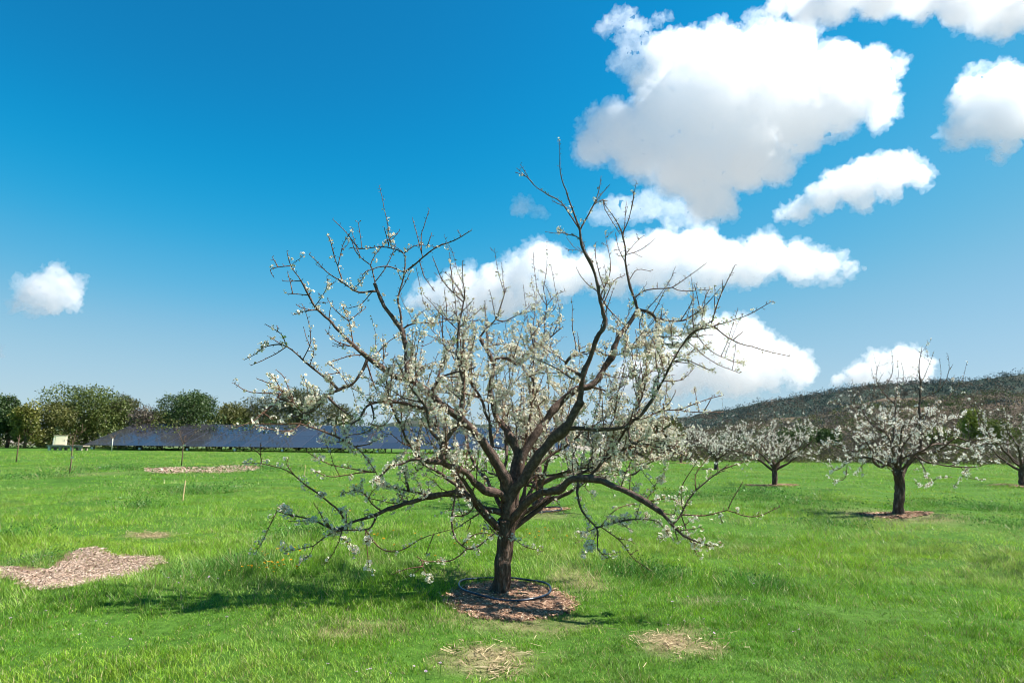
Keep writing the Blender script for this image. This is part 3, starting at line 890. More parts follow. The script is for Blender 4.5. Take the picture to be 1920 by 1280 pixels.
def wander(T, P0, d, length, r0, r1, root, role, up=0.0, jit=.16, nseg=7, bd=None):
    P = [np.asarray(P0, float)]; d = np.asarray(d, float); d /= np.linalg.norm(d)
    for k in range(nseg):
        d = d + RNG.standard_normal(3) * jit + np.array([0, 0, up]); d /= np.linalg.norm(d)
        P.append(P[-1] + d * length / nseg)
    return T.add(P, r0, r1, root, bd, role)

def ramify(T, bi, n, lmin, lmax, rk, upb, level, lo=.25, bd=None, shoot=0.0, back=False):
    """side branches of branch bi; returns their indices"""
    out = []
    for k in range(n):
        b = T.br[bi]; f = lo + (1 - lo) * (k + RNG.random()) / n
        i = max(1, min(len(b['P']) - 1, int(f * (len(b['P']) - 1))))
        t = b['P'][i] - b['P'][i - 1]; t /= np.linalg.norm(t) + 1e-9
        L = RNG.uniform(lmin, lmax) * (1.1 - .35 * f)
        if RNG.random() < shoot:
            d = np.array([0, 0, 1.0]) + RNG.standard_normal(3) * .22; up = .08
            L *= 1.15
        else:
            d = perp(t) + t * .6 + np.array([0, 0, upb]); up = .06
        if back and d[1] < 0: d[1] = -d[1]
        out.append(wander(T, b['P'][i], d, L, max(.0035, min(b['r'][i] * .75, rk)), .002, bi, 'branch', up, bd=bd))
    return out

# ------------------------------------------------------------------ the big plum tree in front
def build_main_tree():
    bx, by = grd(933, 1112)
    T = Tree(by, 'near', 0.045)
    t = T.trace
    trunk = t('H', [(704, 990), (708, 965), (716, 925), (728, 850), (736, 760), (748, 640), (758, 520), (768, 430), (778, 340)], .15, .10, role='trunk', snap=False)
    n = len(T.br[0]['r']); q = np.linspace(0, 1, n)
    T.br[0]['r'] = .088 + .055 * np.exp(-q * 13) + .012 * np.exp(-((q - 1) / .15) ** 2)
    LB = lambda *a, **k: t(*a, role='limb', **k)
    # big limbs
    LB('G', [(640, 850), (650, 740), (680, 620), (780, 470), (870, 340), (985, 190), (1080, 105), (1150, 20), (1195, -60), (1235, -120)], .075, .05, dz=-.35)
    LB('G', [(650, 800), (640, 690), (640, 560), (635, 480), (560, 370), (440, 195), (340, 85), (250, 0), (110, -115), (20, -175), (-139, -280), (-299, -347), (-472, -468)], .072, .030, dz=-.5, dz0=.02)
    LB('A', [(830, 930), (760, 870), (650, 760), (540, 640), (480, 540), (420, 450), (370, 380), (345, 290)], .030, .004, dz=-.15, bd=1.2)
    LB('G', [(680, 700), (690, 560), (700, 430), (720, 300), (690, 220), (640, 130), (560, 30), (525, -40), (505, -120), (495, -200), (520, -300), (530, -400), (500, -490), (440, -600), (425, -630)], .062, .022, dz=.55, dz0=.06)
    LB('G', [(690, 640), (740, 470), (760, 330), (800, 220), (890, 100), (950, 20), (1020, -70), (1110, -170), (1200, -210), (1290, -230), (1390, -340), (1480, -460), (1540, -640), (1620, -740), (1690, -850)], .06, .03, dz=.35, dz0=.1)
    LB('B', [(855, 850), (810, 720), (790, 640), (790, 550), (778, 490), (750, 425), (690, 340)], .020, .003, dz=.05, bd=.6)
    LB('E', [(1235, 855), (1240, 720), (1250, 620), (1300, 480), (1350, 330), (1410, 220), (1400, 100), (1370, 0), (1357, -83), (1323, -256), (1253, -395), (1227, -551)], .036, .013, dz=-.25, bd=.8)
    LB('B', [(585, 470), (555, 390), (520, 290), (495, 200), (490, 55)], .011, .0025, dz=-.1, bd=.35)
    LB('B', [(583, 465), (500, 350), (440, 310), (370, 260), (310, 170)], .009, .0025, dz=.15, bd=.5)
    LB('G', [(640, 860), (720, 790), (800, 690), (915, 620), (1050, 600), (1110, 560), (1180, 505), (1300, 500), (1450, 545), (1620, 620), (1760, 690), (1880, 770)], .052, .029, dz=-.9)
    LB('D', [(1140, 725), (1200, 790), (1280, 830), (1390, 870)], .019, .005, dz=-.2, bd=1.6)
    LB('G', [(650, 690), (600, 630), (500, 600), (400, 520), (280, 430), (150, 380), (115, 365), (0, 360)], .05, .03, dz=-.75)
    LB('C', [(1335, 410), (1180, 420), (1080, 440), (1010, 460), (950, 510), (900, 560)], .026, .008, dz=-.3)
    LB('C', [(1350, 425), (1340, 330), (1400, 235), (1440, 180), (1470, 30), (1475, -20)], .030, .022, dz=-.1)
    LB('E', [(270, 870), (288, 690), (262, 560), (240, 450), (250, 330), (265, 220), (290, 60), (300, 0), (290, -120), (285, -300)], .020, .004, dz=-.05, bd=.4)
    LB('G', [(590, 790), (560, 760), (480, 740), (400, 690), (330, 650), (220, 620), (120, 620), (-20, 645), (-140, 690), (-312, 741)], .038, .024, dz=-.25, dz0=.0)
    LB('C', [(1000, 720), (900, 770), (780, 805), (690, 850), (620, 830), (530, 790), (400, 758), (300, 735)], .023, .005, dz=-.2, bd=1.0)
    LB('D', [(490, 190), (600, 185), (700, 195), (800, 195), (880, 180), (935, 145)], .027, .022, dz=-.3)
    LB('C', [(1360, 120), (1200, 80), (1050, 50), (930, 45), (870, 70), (820, 150), (760, 190), (735, 290)], .026, .011, dz=-.5, bd=1.2)
    LB('A', [(1085, 1060), (1058, 950), (1050, 850), (1030, 770), (980, 710), (930, 620), (890, 530), (872, 485)], .029, .022, dz=.3, bd=.4)
    LB('A', [(820, 930), (790, 1020), (740, 1090), (660, 1120), (590, 1150), (560, 1190), (520, 1240), (440, 1262), (380, 1290)], .021, .007, dz=-.3, bd=1.0)
    LB('A', [(660, 1115), (600, 1060), (530, 1010), (460, 950), (400, 900), (340, 860), (290, 850), (200, 870), (150, 910), (90, 942)], .015, .0035, dz=.1, bd=1.1)
    LB('A', [(1030, 765), (1022, 640), (1008, 565), (1040, 450), (1050, 380), (1045, 310), (980, 280), (900, 270), (800, 277), (725, 270)], .014, .004, dz=.2, bd=.8)
    LB('A', [(872, 540), (780, 535), (720, 510), (650, 460), (580, 410), (530, 360), (480, 310)], .013, .004, dz=-.1, bd=1.1)
    LB('B', [(850, 840), (900, 850), (935, 880), (950, 960), (990, 995), (1060, 990), (1110, 940), (1150, 915), (1200, 885)], .022, .009, dz=-.25, bd=1.3)
    LB('D', [(930, 150), (980, 120), (1030, 50), (1060, 0), (1115, -100), (1160, -190)], .020, .009, dz=-.2)
    LB('B', [(1010, 1090), (1060, 1000), (1110, 940), (1185, 920), (1330, 870), (1400, 840), (1470, 800)], .009, .003, dz=-.2, bd=.5)
    LB('G', [(770, 560), (810, 520), (870, 480), (960, 470), (1040, 460), (1130, 430), (1260, 410), (1400, 430), (1470, 420), (1560, 440), (1640, 460), (1780, 370), (1920, 330)], .018, .005, dz=.7, dz0=.15)
    LB('G', [(760, 570), (800, 550), (870, 565), (930, 590), (1000, 575)], .018, .010, dz=.35, dz0=.15)
    # hanging hoop in front of the trunk's left side
    LB('C', [(1432, 440), (1438, 560), (1420, 660), (1395, 750), (1400, 840), (1430, 920), (1500, 970), (1560, 965), (1620, 920), (1685, 865)], .014, .006, dz=-.12, bd=.6)
    b = lambda tg, pts, r0=.006, dz=0.0, bd=None, r1=.0034: t(tg, pts, max(r0 * 1.2, .0058), r1, dz=dz, bd=bd)
    # upper left
    b('A', [(650, 460), (680, 480), (655, 400), (630, 320), (600, 210)], .007, 0, 2.2)
    b('A', [(655, 380), (690, 240), (740, 160)], .004)
    b('A', [(880, 500), (860, 400), (850, 370), (880, 310), (940, 235), (1022, 170)], .006, .1, .6)
    b('A', [(858, 370), (770, 310), (720, 200), (620, 100)], .005, -.1, .8)
    b('A', [(720, 210), (790, 275), (775, 120)], .0035, 0, .6)
    b('A', [(1040, 430), (1100, 380), (1160, 330), (1250, 265), (1350, 225), (1455, 165)], .010, -.15, .6)
    b('A', [(1050, 310), (1100, 262), (1140, 255), (1240, 265)], .005, .1, 1.2)
    b('A', [(1160, 320), (1130, 210), (1100, 98)], .0045, .1, .3)
    b('A', [(1163, 310), (1150, 190), (1165, 150), (1200, 40)], .0045, -.05, .3)
    b('A', [(1175, 270), (1215, 180)], .004, 0, 1.5)
    b('A', [(1035, 415), (940, 380), (820, 410), (795, 450)], .007, -.1, 1.0)
    b('A', [(955, 275), (960, 200), (930, 40)], .004, 0, .3)
    b('A', [(955, 240), (930, 150)], .003, 0, .2)
    b('A', [(900, 480), (950, 370), (1000, 250)], .0045, .1, .4)
    b('A', [(1160, 370), (1170, 440), (1232, 530)], .004, -.1, .2)
    b('A', [(1060, 560), (1090, 410)], .004, -.1, .4)
    b('A', [(860, 550), (790, 610), (710, 635)], .004, -.1, .3)
    b('A', [(1030, 755), (1100, 728), (1280, 715), (1370, 650)], .008, -.1, .9)
    b('A', [(1100, 728), (1140, 660)], .004, 0, .8)
    b('A', [(1380, 590), (1290, 480), (1220, 325)], .006, -.1, .3)
    b('A', [(1320, 900), (1285, 850), (1280, 650), (1310, 620)], .005, .1, .6)
    b('A', [(535, 610), (580, 520), (585, 440)], .005, -.1, .8)
    b('A', [(580, 520), (640, 470)], .004, -.1, .6)
    b('A', [(520, 640), (450, 640), (400, 610)], .005, .1, .5)
    b('A', [(510, 640), (440, 650), (380, 672)], .004, -.1, .6)
    b('A', [(445, 925), (490, 830), (470, 690), (435, 605)], .006, -.1, .3)
    b('A', [(485, 550), (380, 545), (345, 545)], .0045, 0, 1.8)
    b('A', [(425, 470), (320, 470)], .0035, 0, .4)
    b('A', [(375, 385), (290, 385), (245, 400), (262, 440)], .005, -.05, .9)
    b('A', [(295, 380), (258, 325)], .0035)
    b('A', [(380, 545), (350, 420)], .003, .05, .2)
    b('A', [(745, 850), (735, 780), (720, 710), (680, 615)], .006, .05, 2.0)
    b('A', [(715, 715), (640, 650), (590, 580)], .0045, 0, .5)
    b('A', [(720, 705), (820, 630)], .0035, .1, .6)
    b('A', [(720, 915), (640, 830), (575, 762)], .006, -.15, .2)
    b('A', [(800, 930), (700, 925), (590, 960)], .006, -.2, 1.4)
    b('A', [(335, 850), (310, 790), (215, 728)], .005, -.05, .4)
    b('A', [(310, 865), (245, 805)], .004)
    b('A', [(340, 888), (250, 920), (130, 975)], .004, -.1, .4)
    b('A', [(870, 905), (960, 830), (1015, 800)], .006, .1, 1.6)
    b('A', [(820, 960), (850, 1050), (880, 1120), (890, 1160)], .008, -.1, .4)
    b('A', [(960, 1260), (1000, 1200), (1060, 1130), (1055, 1060)], .006, .1, .9)
    b('A', [(700, 1050), (640, 1000), (590, 965)], .0045, -.1, .6)
    b('A', [(1100, 1050), (1130, 1010), (1180, 970), (1250, 950)], .007, .1, 1.2)
    b('A', [(700, 1000), (580, 1030)], .004, -.1, .5)
    # far left fringe
    b('A', [(400, 1170), (330, 1140), (260, 1045), (240, 1040)], .006, -.2, 1.2)
    b('A', [(380, 1160), (270, 1100), (165, 1055)], .006, -.1, .9)
    b('A', [(420, 1180), (350, 1150), (130, 1135), (30, 1085)], .006, .1, .9)
    b('A', [(400, 1160), (330, 1050), (290, 1010)], .005, 0, .8)
    b('A', [(560, 1150), (480, 1110), (430, 1085)], .005, .1, .4)
    b('C', [(330, 20), (270, 70), (220, 110), (170, 150), (90, 185), (0, 218)], .009, -.3, 1.5)
    b('C', [(220, 100), (270, 150), (285, 165)], .004, 0, .6)
    b('C', [(330, 30), (420, 50), (520, 55), (600, 10)], .009, .1, 1.3)
    b('C', [(610, 10), (700, 90), (800, 143)], .012, -.1, .4)
    b('C', [(735, 290), (640, 250), (530, 215), (450, 190), (300, 182), (180, 185)], .009, -.2, .8)
    b('C', [(450, 190), (400, 230), (330, 240)], .0045, -.1, 2.5)
    b('C', [(420, 250), (300, 225), (160, 200)], .004, -.1, 1.3)
    b('C', [(735, 285), (640, 300), (580, 290)], .004, -.1, 2.0)
    b('C', [(735, 295), (820, 345), (860, 390), (910, 460), (950, 540)], .006, .05, 1.0)
    b('C', [(910, 50), (915, 150), (890, 185)], .010, -.1, 1.2)
    b('C', [(800, 340), (880, 310), (960, 270), (970, 250)], .007, .0, .8)
    b('C', [(735, 240), (850, 240), (920, 200)], .005, .1, .9)
    b('C', [(890, 185), (980, 190), (1050, 90)], .006, .1, .9)
    # lower left
    b('C', [(1500, 640), (1400, 640), (1300, 640), (1160, 612), (1050, 590), (960, 570)], .018, .1, 1.6, .006)
    b('C', [(1140, 590), (1110, 500), (1095, 465)], .012, 0, .4, .007)
    b('C', [(745, 800), (690, 725), (590, 645), (480, 570), (380, 490), (270, 450), (170, 432), (80, 430)], .009, -.2, 1.2)
    b('C', [(390, 510), (365, 440), (375, 400)], .005, 0, .9)
    b('C', [(215, 425), (195, 380), (130, 325)], .005, -.05, .5)
    b('C', [(195, 385), (195, 305)], .0035, 0, .4)
    b('C', [(650, 857), (600, 800), (570, 740), (535, 688)], .008, -.1, .6)
    b('C', [(930, 770), (900, 830), (860, 850), (750, 855), (680, 855)], .010, -.1, 1.0)
    b('C', [(860, 840), (900, 910), (960, 970), (1040, 990), (1130, 960), (1200, 915), (1290, 880), (1390, 852)], .006, .1, .25)
    b('C', [(1300, 875), (1270, 930), (1245, 1000)], .005, -.05, .4)
    b('C', [(1485, 985), (1420, 1040), (1320, 1052), (1230, 1050), (1200, 1030), (1180, 1020)], .006, -.15, .8)
    b('C', [(1210, 1040), (1225, 1080), (1250, 1155)], .004, -.05, 2.0)
    b('C', [(1190, 1105), (1100, 1105), (1030, 1135)], .004, -.05, 1.0)
    b('C', [(1240, 1050), (1190, 1110), (1120, 1150)], .004, -.05, 1.2)
    b('C', [(700, 850), (640, 875), (580, 910), (530, 950), (440, 972), (360, 988)], .006, -.15, 1.0)
    b('C', [(725, 880), (680, 960), (610, 1062)], .0045, -.1, .5)
    b('C', [(535, 950), (500, 1020), (440, 1055)], .0045, -.1, 1.0)
    b('C', [(862, 850), (870, 960), (885, 1115)], .0045, -.1, 1.8)
    b('C', [(740, 900), (770, 960), (785, 1000)], .004, -.1, 3.0)
    b('C', [(292, 745), (240, 860), (200, 940), (165, 995)], .004, -.1, .7)
    b('C', [(1100, 640), (1060, 680), (880, 650), (840, 610)], .006, -.1, 1.0)
    b('C', [(960, 720), (900, 690), (860, 630), (790, 600), (690, 640)], .007, -.1, 1.2)
    b('C', [(910, 490), (820, 490), (640, 515), (540, 480)], .006, -.2, .5)
    b('C', [(900, 480), (760, 460), (620, 430), (490, 360)], .005, -.2, .5)
    b('G', [(400, 700), (330, 780), (250, 800), (190, 800)], .009, -.15, .8)
    b('G', [(430, 810), (350, 820), (270, 870), (200, 920)], .008, -.1, .3)
    b('G', [(560, 760), (490, 780), (470, 840), (530, 915)], .007, -.2, .5)
    b('G', [(530, 915), (560, 940), (700, 985), (800, 1045), (930, 1080)], .004, -.1, 1.2)
    b('G', [(280, 1000), (350, 965), (430, 935), (510, 940)], .004, -.1, 1.4)
    b('H', [(735, 240), (725, 60), (720, 20)], .007, -.1, .3)
    b('H', [(775, 350), (750, 290), (735, 200)], .010, -.12, .3)
    # centre
    b('E', [(35, 760), (45, 720), (75, 665), (130, 620), (230, 590), (330, 570), (390, 545)], .017, -.15, .5, .008)
    b('E', [(285, 680), (278, 500), (268, 350), (255, 230)], .008, .04, .3)
    b('E', [(270, 300), (330, 230), (400, 170)], .005, .1, .4)
    b('E', [(270, 240), (330, 170), (440, 75)], .006, -.1, .5)
    b('E', [(440, 270), (470, 250), (550, 160), (600, 40), (640, -90)], .010, .15, .7, .004)
    b('E', [(465, 250), (470, 150), (465, 20)], .005, 0, .5)
    b('E', [(550, 165), (620, 180), (720, 130), (840, 100)], .008, .1, .8)
    b('E', [(535, 480), (640, 480), (720, 530), (760, 465), (830, 415), (935, 345), (1010, 290), (1090, 225)], .020, .25, .9, .006)
    b('E', [(520, 370), (620, 368), (700, 395), (760, 420)], .011, .1, 1.2)
    b('E', [(945, 470), (940, 345), (945, 200), (962, 50), (940, -40), (930, -130)], .009, .1, .6, .003)
    b('E', [(960, 45), (1040, -30), (1100, -60)], .004, .1, .4)
    b('E', [(960, 45), (890, -60), (870, -180)], .004, -.1, .3)
    b('E', [(1240, 625), (1180, 580), (1110, 540), (1130, 490), (1180, 450), (1220, 435)], .018, .15, 1.0, .010)
    b('E', [(1235, 680), (1150, 630), (1060, 560), (950, 505), (850, 470), (780, 430)], .008, -.25, 1.0)
    b('E', [(1320, 720), (1420, 735), (1500, 800), (1560, 850)], .010, -.1, .6, .004)
    b('E', [(1250, 390), (1350, 410), (1450, 450), (1600, 440), (1750, 470)], .008, -.2, 1.6)
    b('E', [(1430, 590), (1530, 630), (1700, 590), (1850, 575)], .005, -.1, .6)
    b('E', [(1540, 430), (1600, 400), (1680, 380), (1850, 360)], .007, .1, 1.8)
    b('E', [(700, 1200), (720, 1060), (690, 900), (670, 760)], .009, .4, 1.0)
    b('E', [(880, 1000), (840, 960), (800, 1000)], .006, .1, 1.0)
    b('E', [(1170, 1020), (1000, 1060), (900, 1180)], .006, .3, 1.0)
    b('E', [(1080, 770), (1000, 820), (960, 800), (880, 860)], .007, .25, 1.2)
    b('E', [(1720, 60), (1700, 200), (1720, 330)], .006, -.1, 1.6)
    # upper right
    b('B', [(590, 465), (640, 370), (670, 300), (682, 222)], .007, .1, .8)
    b('B', [(645, 360), (690, 300), (715, 270)], .004, .1, .5)
    b('B', [(365, 255), (340, 225), (288, 205)], .004, 0, .4)
    b('B', [(645, 762), (600, 700), (568, 645)], .005, -.1, .4)
    b('B', [(690, 800), (700, 760), (660, 620), (655, 530)], .006, .1, 1.4)
    b('B', [(660, 770), (720, 840), (800, 920)], .007, -.1, 1.0)
    b('B', [(690, 800), (740, 710), (790, 680)], .006, .1, .6)
    b('B', [(720, 330), (690, 330), (700, 380), (770, 490)], .004, -.1, .3)
    b('B', [(785, 490), (810, 420), (837, 288)], .006, -.1, .2)
    b('B', [(785, 500), (798, 340)], .0045, .1, .2)
    b('B', [(795, 590), (870, 560), (935, 508)], .005, -.1, .4)
    b('B', [(795, 590), (840, 530), (880, 495)], .004, .1, .4)
    b('B', [(805, 700), (850, 655), (908, 660)], .005, .1, .5)
    b('B', [(775, 620), (760, 550), (748, 490)], .004, .1, .2)
    b('B', [(840, 790), (880, 752), (960, 740), (1010, 732), (1090, 680), (1170, 622)], .007, -.1, .5)
    b('B', [(935, 850), (980, 740), (1017, 668)], .005, .1, .5)
    b('B', [(1010, 735), (1060, 752), (1180, 745)], .004, -.1, .8)
    b('B', [(930, 880), (1050, 890), (1130, 850), (1180, 800), (1235, 735)], .009, -.15, 1.0)
    b('B', [(1135, 840), (1112, 725)], .004, 0, .2)
    b('B', [(1140, 850), (1180, 748)], .004, .1, .4)
    b('B', [(1185, 915), (1215, 830), (1260, 720), (1300, 632)], .006, .05, .15)
    b('B', [(1205, 935), (1290, 980), (1400, 1020), (1550, 1052)], .006, -.1, .35)
    b('B', [(1280, 975), (1335, 940)], .0035, 0, .3)
    b('B', [(1130, 960), (1200, 1040), (1330, 1088)], .005, -.1, .9)
    b('B', [(1100, 1000), (1200, 1080), (1320, 1130)], .005, .1, .5)
    b('B', [(960, 1060), (1080, 1070), (1200, 1125)], .006, -.15, 1.2)
    b('B', [(870, 1040), (950, 1050), (1060, 1050), (1130, 1010)], .007, .1, 1.8)
    b('B', [(990, 1190), (1050, 1160), (1110, 1110)], .005, .1, .8)
    b('B', [(860, 940), (900, 940), (990, 930), (1090, 960)], .007, .2, 2.0)
    # right and lower right
    b('D', [(885, 185), (910, 205), (920, 262), (945, 282), (1030, 290), (1150, 320), (1240, 350), (1312, 392)], .013, -.2, 1.3, .004)
    b('D', [(940, 150), (1010, 130), (1080, 100), (1180, 85), (1290, 100), (1450, 100)], .006, -.15, .5)
    b('D', [(1190, 90), (1260, 60), (1350, 25), (1450, 2)], .0045, .1, .3)
    b('D', [(1090, 105), (1135, 60), (1180, -20)], .0045, 0, .3)
    b('D', [(1330, 100), (1390, 5)], .0035, 0, .2)
    b('D', [(920, 200), (930, 120), (945, 50)], .009, -.1, .6)
    b('D', [(940, 270), (1010, 250), (1100, 265), (1190, 235), (1240, 225)], .006, -.1, 2.6)
    b('D', [(610, 500), (618, 560), (635, 630), (670, 695), (730, 762), (740, 800), (735, 880), (790, 935)], .014, -.2, 1.4, .004)
    b('D', [(735, 750), (850, 722), (1000, 718), (1080, 730), (1160, 825)], .009, -.15, 1.8)
    b('D', [(765, 775), (870, 840), (940, 930), (1040, 1005)], .005, -.15, .2)
    b('D', [(735, 780), (700, 850), (665, 912)], .005, -.1, 2.4)
    b('D', [(700, 770), (650, 790), (615, 780)], .004, .1, 1.6)
    b('D', [(750, 715), (830, 660), (930, 622)], .005, .1, .9)
    b('D', [(1165, 732), (1210, 680), (1250, 600), (1300, 540), (1350, 500), (1440, 430), (1480, 400)], .009, .1, .6)
    b('D', [(1440, 430), (1550, 392), (1640, 362)], .004, 0, .5)
    b('D', [(1300, 530), (1290, 460), (1330, 400), (1375, 350)], .005, .1, .4)
    b('D', [(1200, 690), (1350, 685), (1480, 655), (1560, 690), (1650, 692), (1772, 640)], .006, -.15, .5)
    b('D', [(1480, 650), (1520, 570), (1562, 498)], .004, 0, .3)
    b('D', [(1040, 600), (1130, 590), (1190, 610)], .006, -.1, 2.2)
    b('D', [(1130, 640), (1170, 680), (1185, 600)], .005, .1, 1.2)
    b('D', [(900, 560), (950, 540), (930, 500)], .005, .1, 1.8)
    b('D', [(690, 480), (660, 520), (700, 570)], .006, .1, 1.6)
    b('D', [(880, 450), (960, 400), (1060, 360), (1150, 350)], .005, .1, 1.2)
    b('D', [(700, 430), (760, 390), (900, 370), (970, 330)], .005, .15, 1.4)
    b('D', [(1200, 690), (1260, 830), (1305, 920)], .004, -.05, .2)
    b('D', [(1190, 560), (1230, 500), (1260, 440), (1300, 385)], .004, -.1, .6)
    # limbs that lean away from the viewer and fill the crown's depth
    tp = T.br[trunk]['P'][-4]
    for az, el, L in [(50, 38, 2.6), (90, 30, 2.3), (128, 40, 2.6), (80, 56, 2.2), (22, 34, 2.5), (158, 34, 2.4), (108, 54, 2.3), (35, 52, 2.4), (12, 46, 2.4), (168, 48, 2.3), (65, 44, 2.4), (145, 50, 2.3)]:
        a, e = R(az), R(el)
        d = np.array([math.cos(a) * math.cos(e), math.sin(a) * math.cos(e), math.sin(e)])
        i = wander(T, tp, d, L, .034, .007, trunk, 'limb', .02, .17, 9, bd=1.0)
        for j in ramify(T, i, 6, .4, .95, .010, .1, 1, .42, bd=.8, shoot=.3):
            ramify(T, j, 3, .2, .5, .0055, .0, 2, .25, bd=1.0, shoot=.25)

    for bi in range(len(T.br)):
        B = T.br[bi]
        if B['role'] == 'trunk' or B['r'][0] < .013: continue
        x, y = B['px'][len(B['px']) // 2]
        if (x < 880 or x > 1060) and 850 < y < 1060:
            ramify(T, bi, 3, .15, .45, .0055, .0, 1, .25, bd=1.0, shoot=.15)
        if 760 < x < 1400 and 480 < y < 900:
            for j in ramify(T, bi, 4 if B['r'][0] < .03 else 3, .25, .8, .0068, .25, 1, .2 if B['r'][0] < .03 else .5, bd=.8, shoot=.6, back=True):
                if RNG.random() < .5: ramify(T, j, 2, .15, .35, .005, .1, 2, .3, bd=.8)

    cand = [i for i, B in enumerate(T.br) if B['role'] != 'trunk' and .0055 < B['r'][0] < .045 and len(B['P']) > 6]
    made = 0
    while made < 120:
        bi = cand[int(RNG.integers(len(cand)))]; B = T.br[bi]; i = int(RNG.integers(len(B['P']) // 4, len(B['P'])))
        x, y = B['px'][i]
        if not (800 < x < 1390 and 500 < y < 830) and RNG.random() > .12: continue
        if y > 900: continue
        d = np.array([0, 0, 1.0]) + RNG.standard_normal(3) * np.array([.33, .33, .1]) + .25 * np.array([np.sign(x - 1010) * min(1, abs(x - 1010) / 250), 0, 0])
        wander(T, B['P'][i], d, RNG.uniform(.22, .62), min(.0062, B['r'][i] * .8 + .001), .0028, bi, 'branch', .01, .045, 6, bd=.45)
        made += 1

    def density(P, f, b):
        q = P - CAMP; z = q @ _f
        x = 960 + F * (q @ _r) / z; y = 640 - F * (q @ _u) / z
        e = lambda cx, cy, sx, sy: math.exp(-((x - cx) / sx) ** 2 - ((y - cy) / sy) ** 2)
        d = .37 + (.28 if y > 850 else 0) + .38 * e(1040, 720, 250, 140) + .55 * e(1300, 640, 110, 75) + .4 * e(1180, 800, 150, 60) + .32 * e(720, 800, 200, 130) + .4 * e(570, 760, 80, 50) + .2 * e(900, 690, 160, 120)
        d *= 1 - .85 * e(945, 895, 120, 85)
        if y < 520: d *= .55
        if f > .72 and b['r'][0] < .012 and y < 600: d *= .35
        if b['r'][0] > .03: d *= .55
        return d
    decorate(T, density, 1.0, .036)
    root = empty('plum_tree', (bx, by, 0))
    tag(root, 'large open plum tree in white blossom, black hose ring round its trunk', 'tree', 'blossoming orchard trees')
    loc = np.array([bx, by, 0.0])
    objs = build_tree(T, root, loc)
    crown_blossom(T, root, loc, 'near', 100)
    # root flare
    tr = objs[trunk]
    # young leaves
    g = Geo()
    spots = [('E', 230, 330), ('C', 975, 420), ('C', 1250, 380), ('A', 330, 820), ('A', 345, 850), ('A', 940, 1010), ('A', 850, 885), ('D', 840, 310), ('G', 20, 320), ('B', 830, 820),
             ('B', 1225, 878), ('C', 440, 100), ('G', 1820, 690), ('D', 1080, 545), ('E', 1240, 930), ('E', 1650, 60), ('A', 1355, 820), ('E', 870, 800)]
    for tg, x, y in spots:
        ox, oy, k = ZT[tg]; x, y = ox + x / k, oy + y / k
        best = min(((float(np.hypot(b['px'][:, 0] - x, b['px'][:, 1] - y).min()), bi) for bi, b in enumerate(T.br)))
        b = T.br[best[1]]; i = int(np.hypot(b['px'][:, 0] - x, b['px'][:, 1] - y).argmin())
        c = b['P'][i] - loc
        P = c + RNG.standard_normal((9, 3)) * .018 + np.array([0, 0, .015])
        v, q = leaf_quads(P, RNG.uniform(.022, .045, 9), 1.0, .4)
        g.add(v, q, None, np.repeat(pal(9, [(0.16, 0.26, 0.02), (0.30, 0.38, 0.04), (.36, .40, .08)]), 4, 0))
    g.obj('leaves', M_WEED, root)
    return T
build_main_tree()

# ------------------------------------------------------------------ the other orchard trees
def orchard_tree(px, py, ht, w, label, seed, kind, dens=.6, limbs=6, shoots=.45, trunk_h=.95, r=.11):
    global RNG
    RNG = np.random.default_rng(500 + seed)
    x, y = grd(px, py); loc = np.array([x, y, 0.0])
    T = Tree(y, kind, .07 if kind == 'mid' else .12)
    tb = T.add([loc + [0, 0, -.1], loc + [.0, 0, .12], loc + [.02, .02, trunk_h * .55], loc + [.05, 0, trunk_h]], r * 1.25, r * .8, None, None, 'trunk')
    top = T.br[tb]['P'][-2]
    a0 = RNG.uniform(0, 6.28)
    for k in range(limbs):
        a = a0 + k * 6.283 / limbs + RNG.uniform(-.3, .3)
        e = R([33, 48, 38, 56, 35, 44, 40][k % 7] + RNG.uniform(-6, 6))
        L = w * RNG.uniform(.40, .5) / max(.5, math.cos(e)) * .95
        d = np.array([math.cos(a) * math.cos(e), math.sin(a) * math.cos(e), math.sin(e)])
        st = T.br[tb]['P'][int((len(T.br[tb]['P']) - 1) * RNG.uniform(.72, .98))]
        i = wander(T, st, d, min(L, (ht - trunk_h) / max(.3, math.sin(e)) * .62), r * .55, .012, tb, 'limb', .0, .15, 8)
        for j in ramify(T, i, 7, .4, 1.0, .014, .15, 1, .22, shoot=shoots):
            ramify(T, j, 3, .2, .5, .007, .1, 2, .2, shoot=.3)
        # drooping side branch and an upright water shoot at the limb's end
        b = T.br[i]['P']
        wander(T, b[len(b) // 2], np.array([math.cos(a + .5), math.sin(a + .5), -.1]), w * .28, .012, .003, i, 'branch', -.12, .12, 6)
        tipz = b[-1][2]
        wander(T, b[-2], np.array([0, 0, 1.0]) + RNG.standard_normal(3) * .15, max(.3, (ht - tipz) * RNG.uniform(.6, 1.0)), .010, .003, i, 'branch', .05, .07, 6, bd=.35)
        wander(T, b[int(len(b) * .7)], np.array([0, 0, 1.0]) + RNG.standard_normal(3) * .18, max(.3, (ht - b[int(len(b) * .7)][2]) * RNG.uniform(.5, .85)), .010, .003, i, 'branch', .05, .07, 6, bd=.5)
    def density(P, f, b):
        h = (P[2] - loc[2]) / ht
        return dens * (1.1 if .3 < h < .72 else .75 if h < .3 else .30) * (.5 if b['r'][0] > .03 else 1)
    decorate(T, density, 1.1, .05 if kind == 'mid' else .085, .04)
    root = empty('plum_tree', (x, y, 0))
    tag(root, label, 'tree', 'blossoming orchard trees')
    build_tree(T, root, loc, split_twigs=False, sides=(8, 5, 4) if kind == 'mid' else (6, 4, 3))
    crown_blossom(T, root, loc, kind)
    return x, y
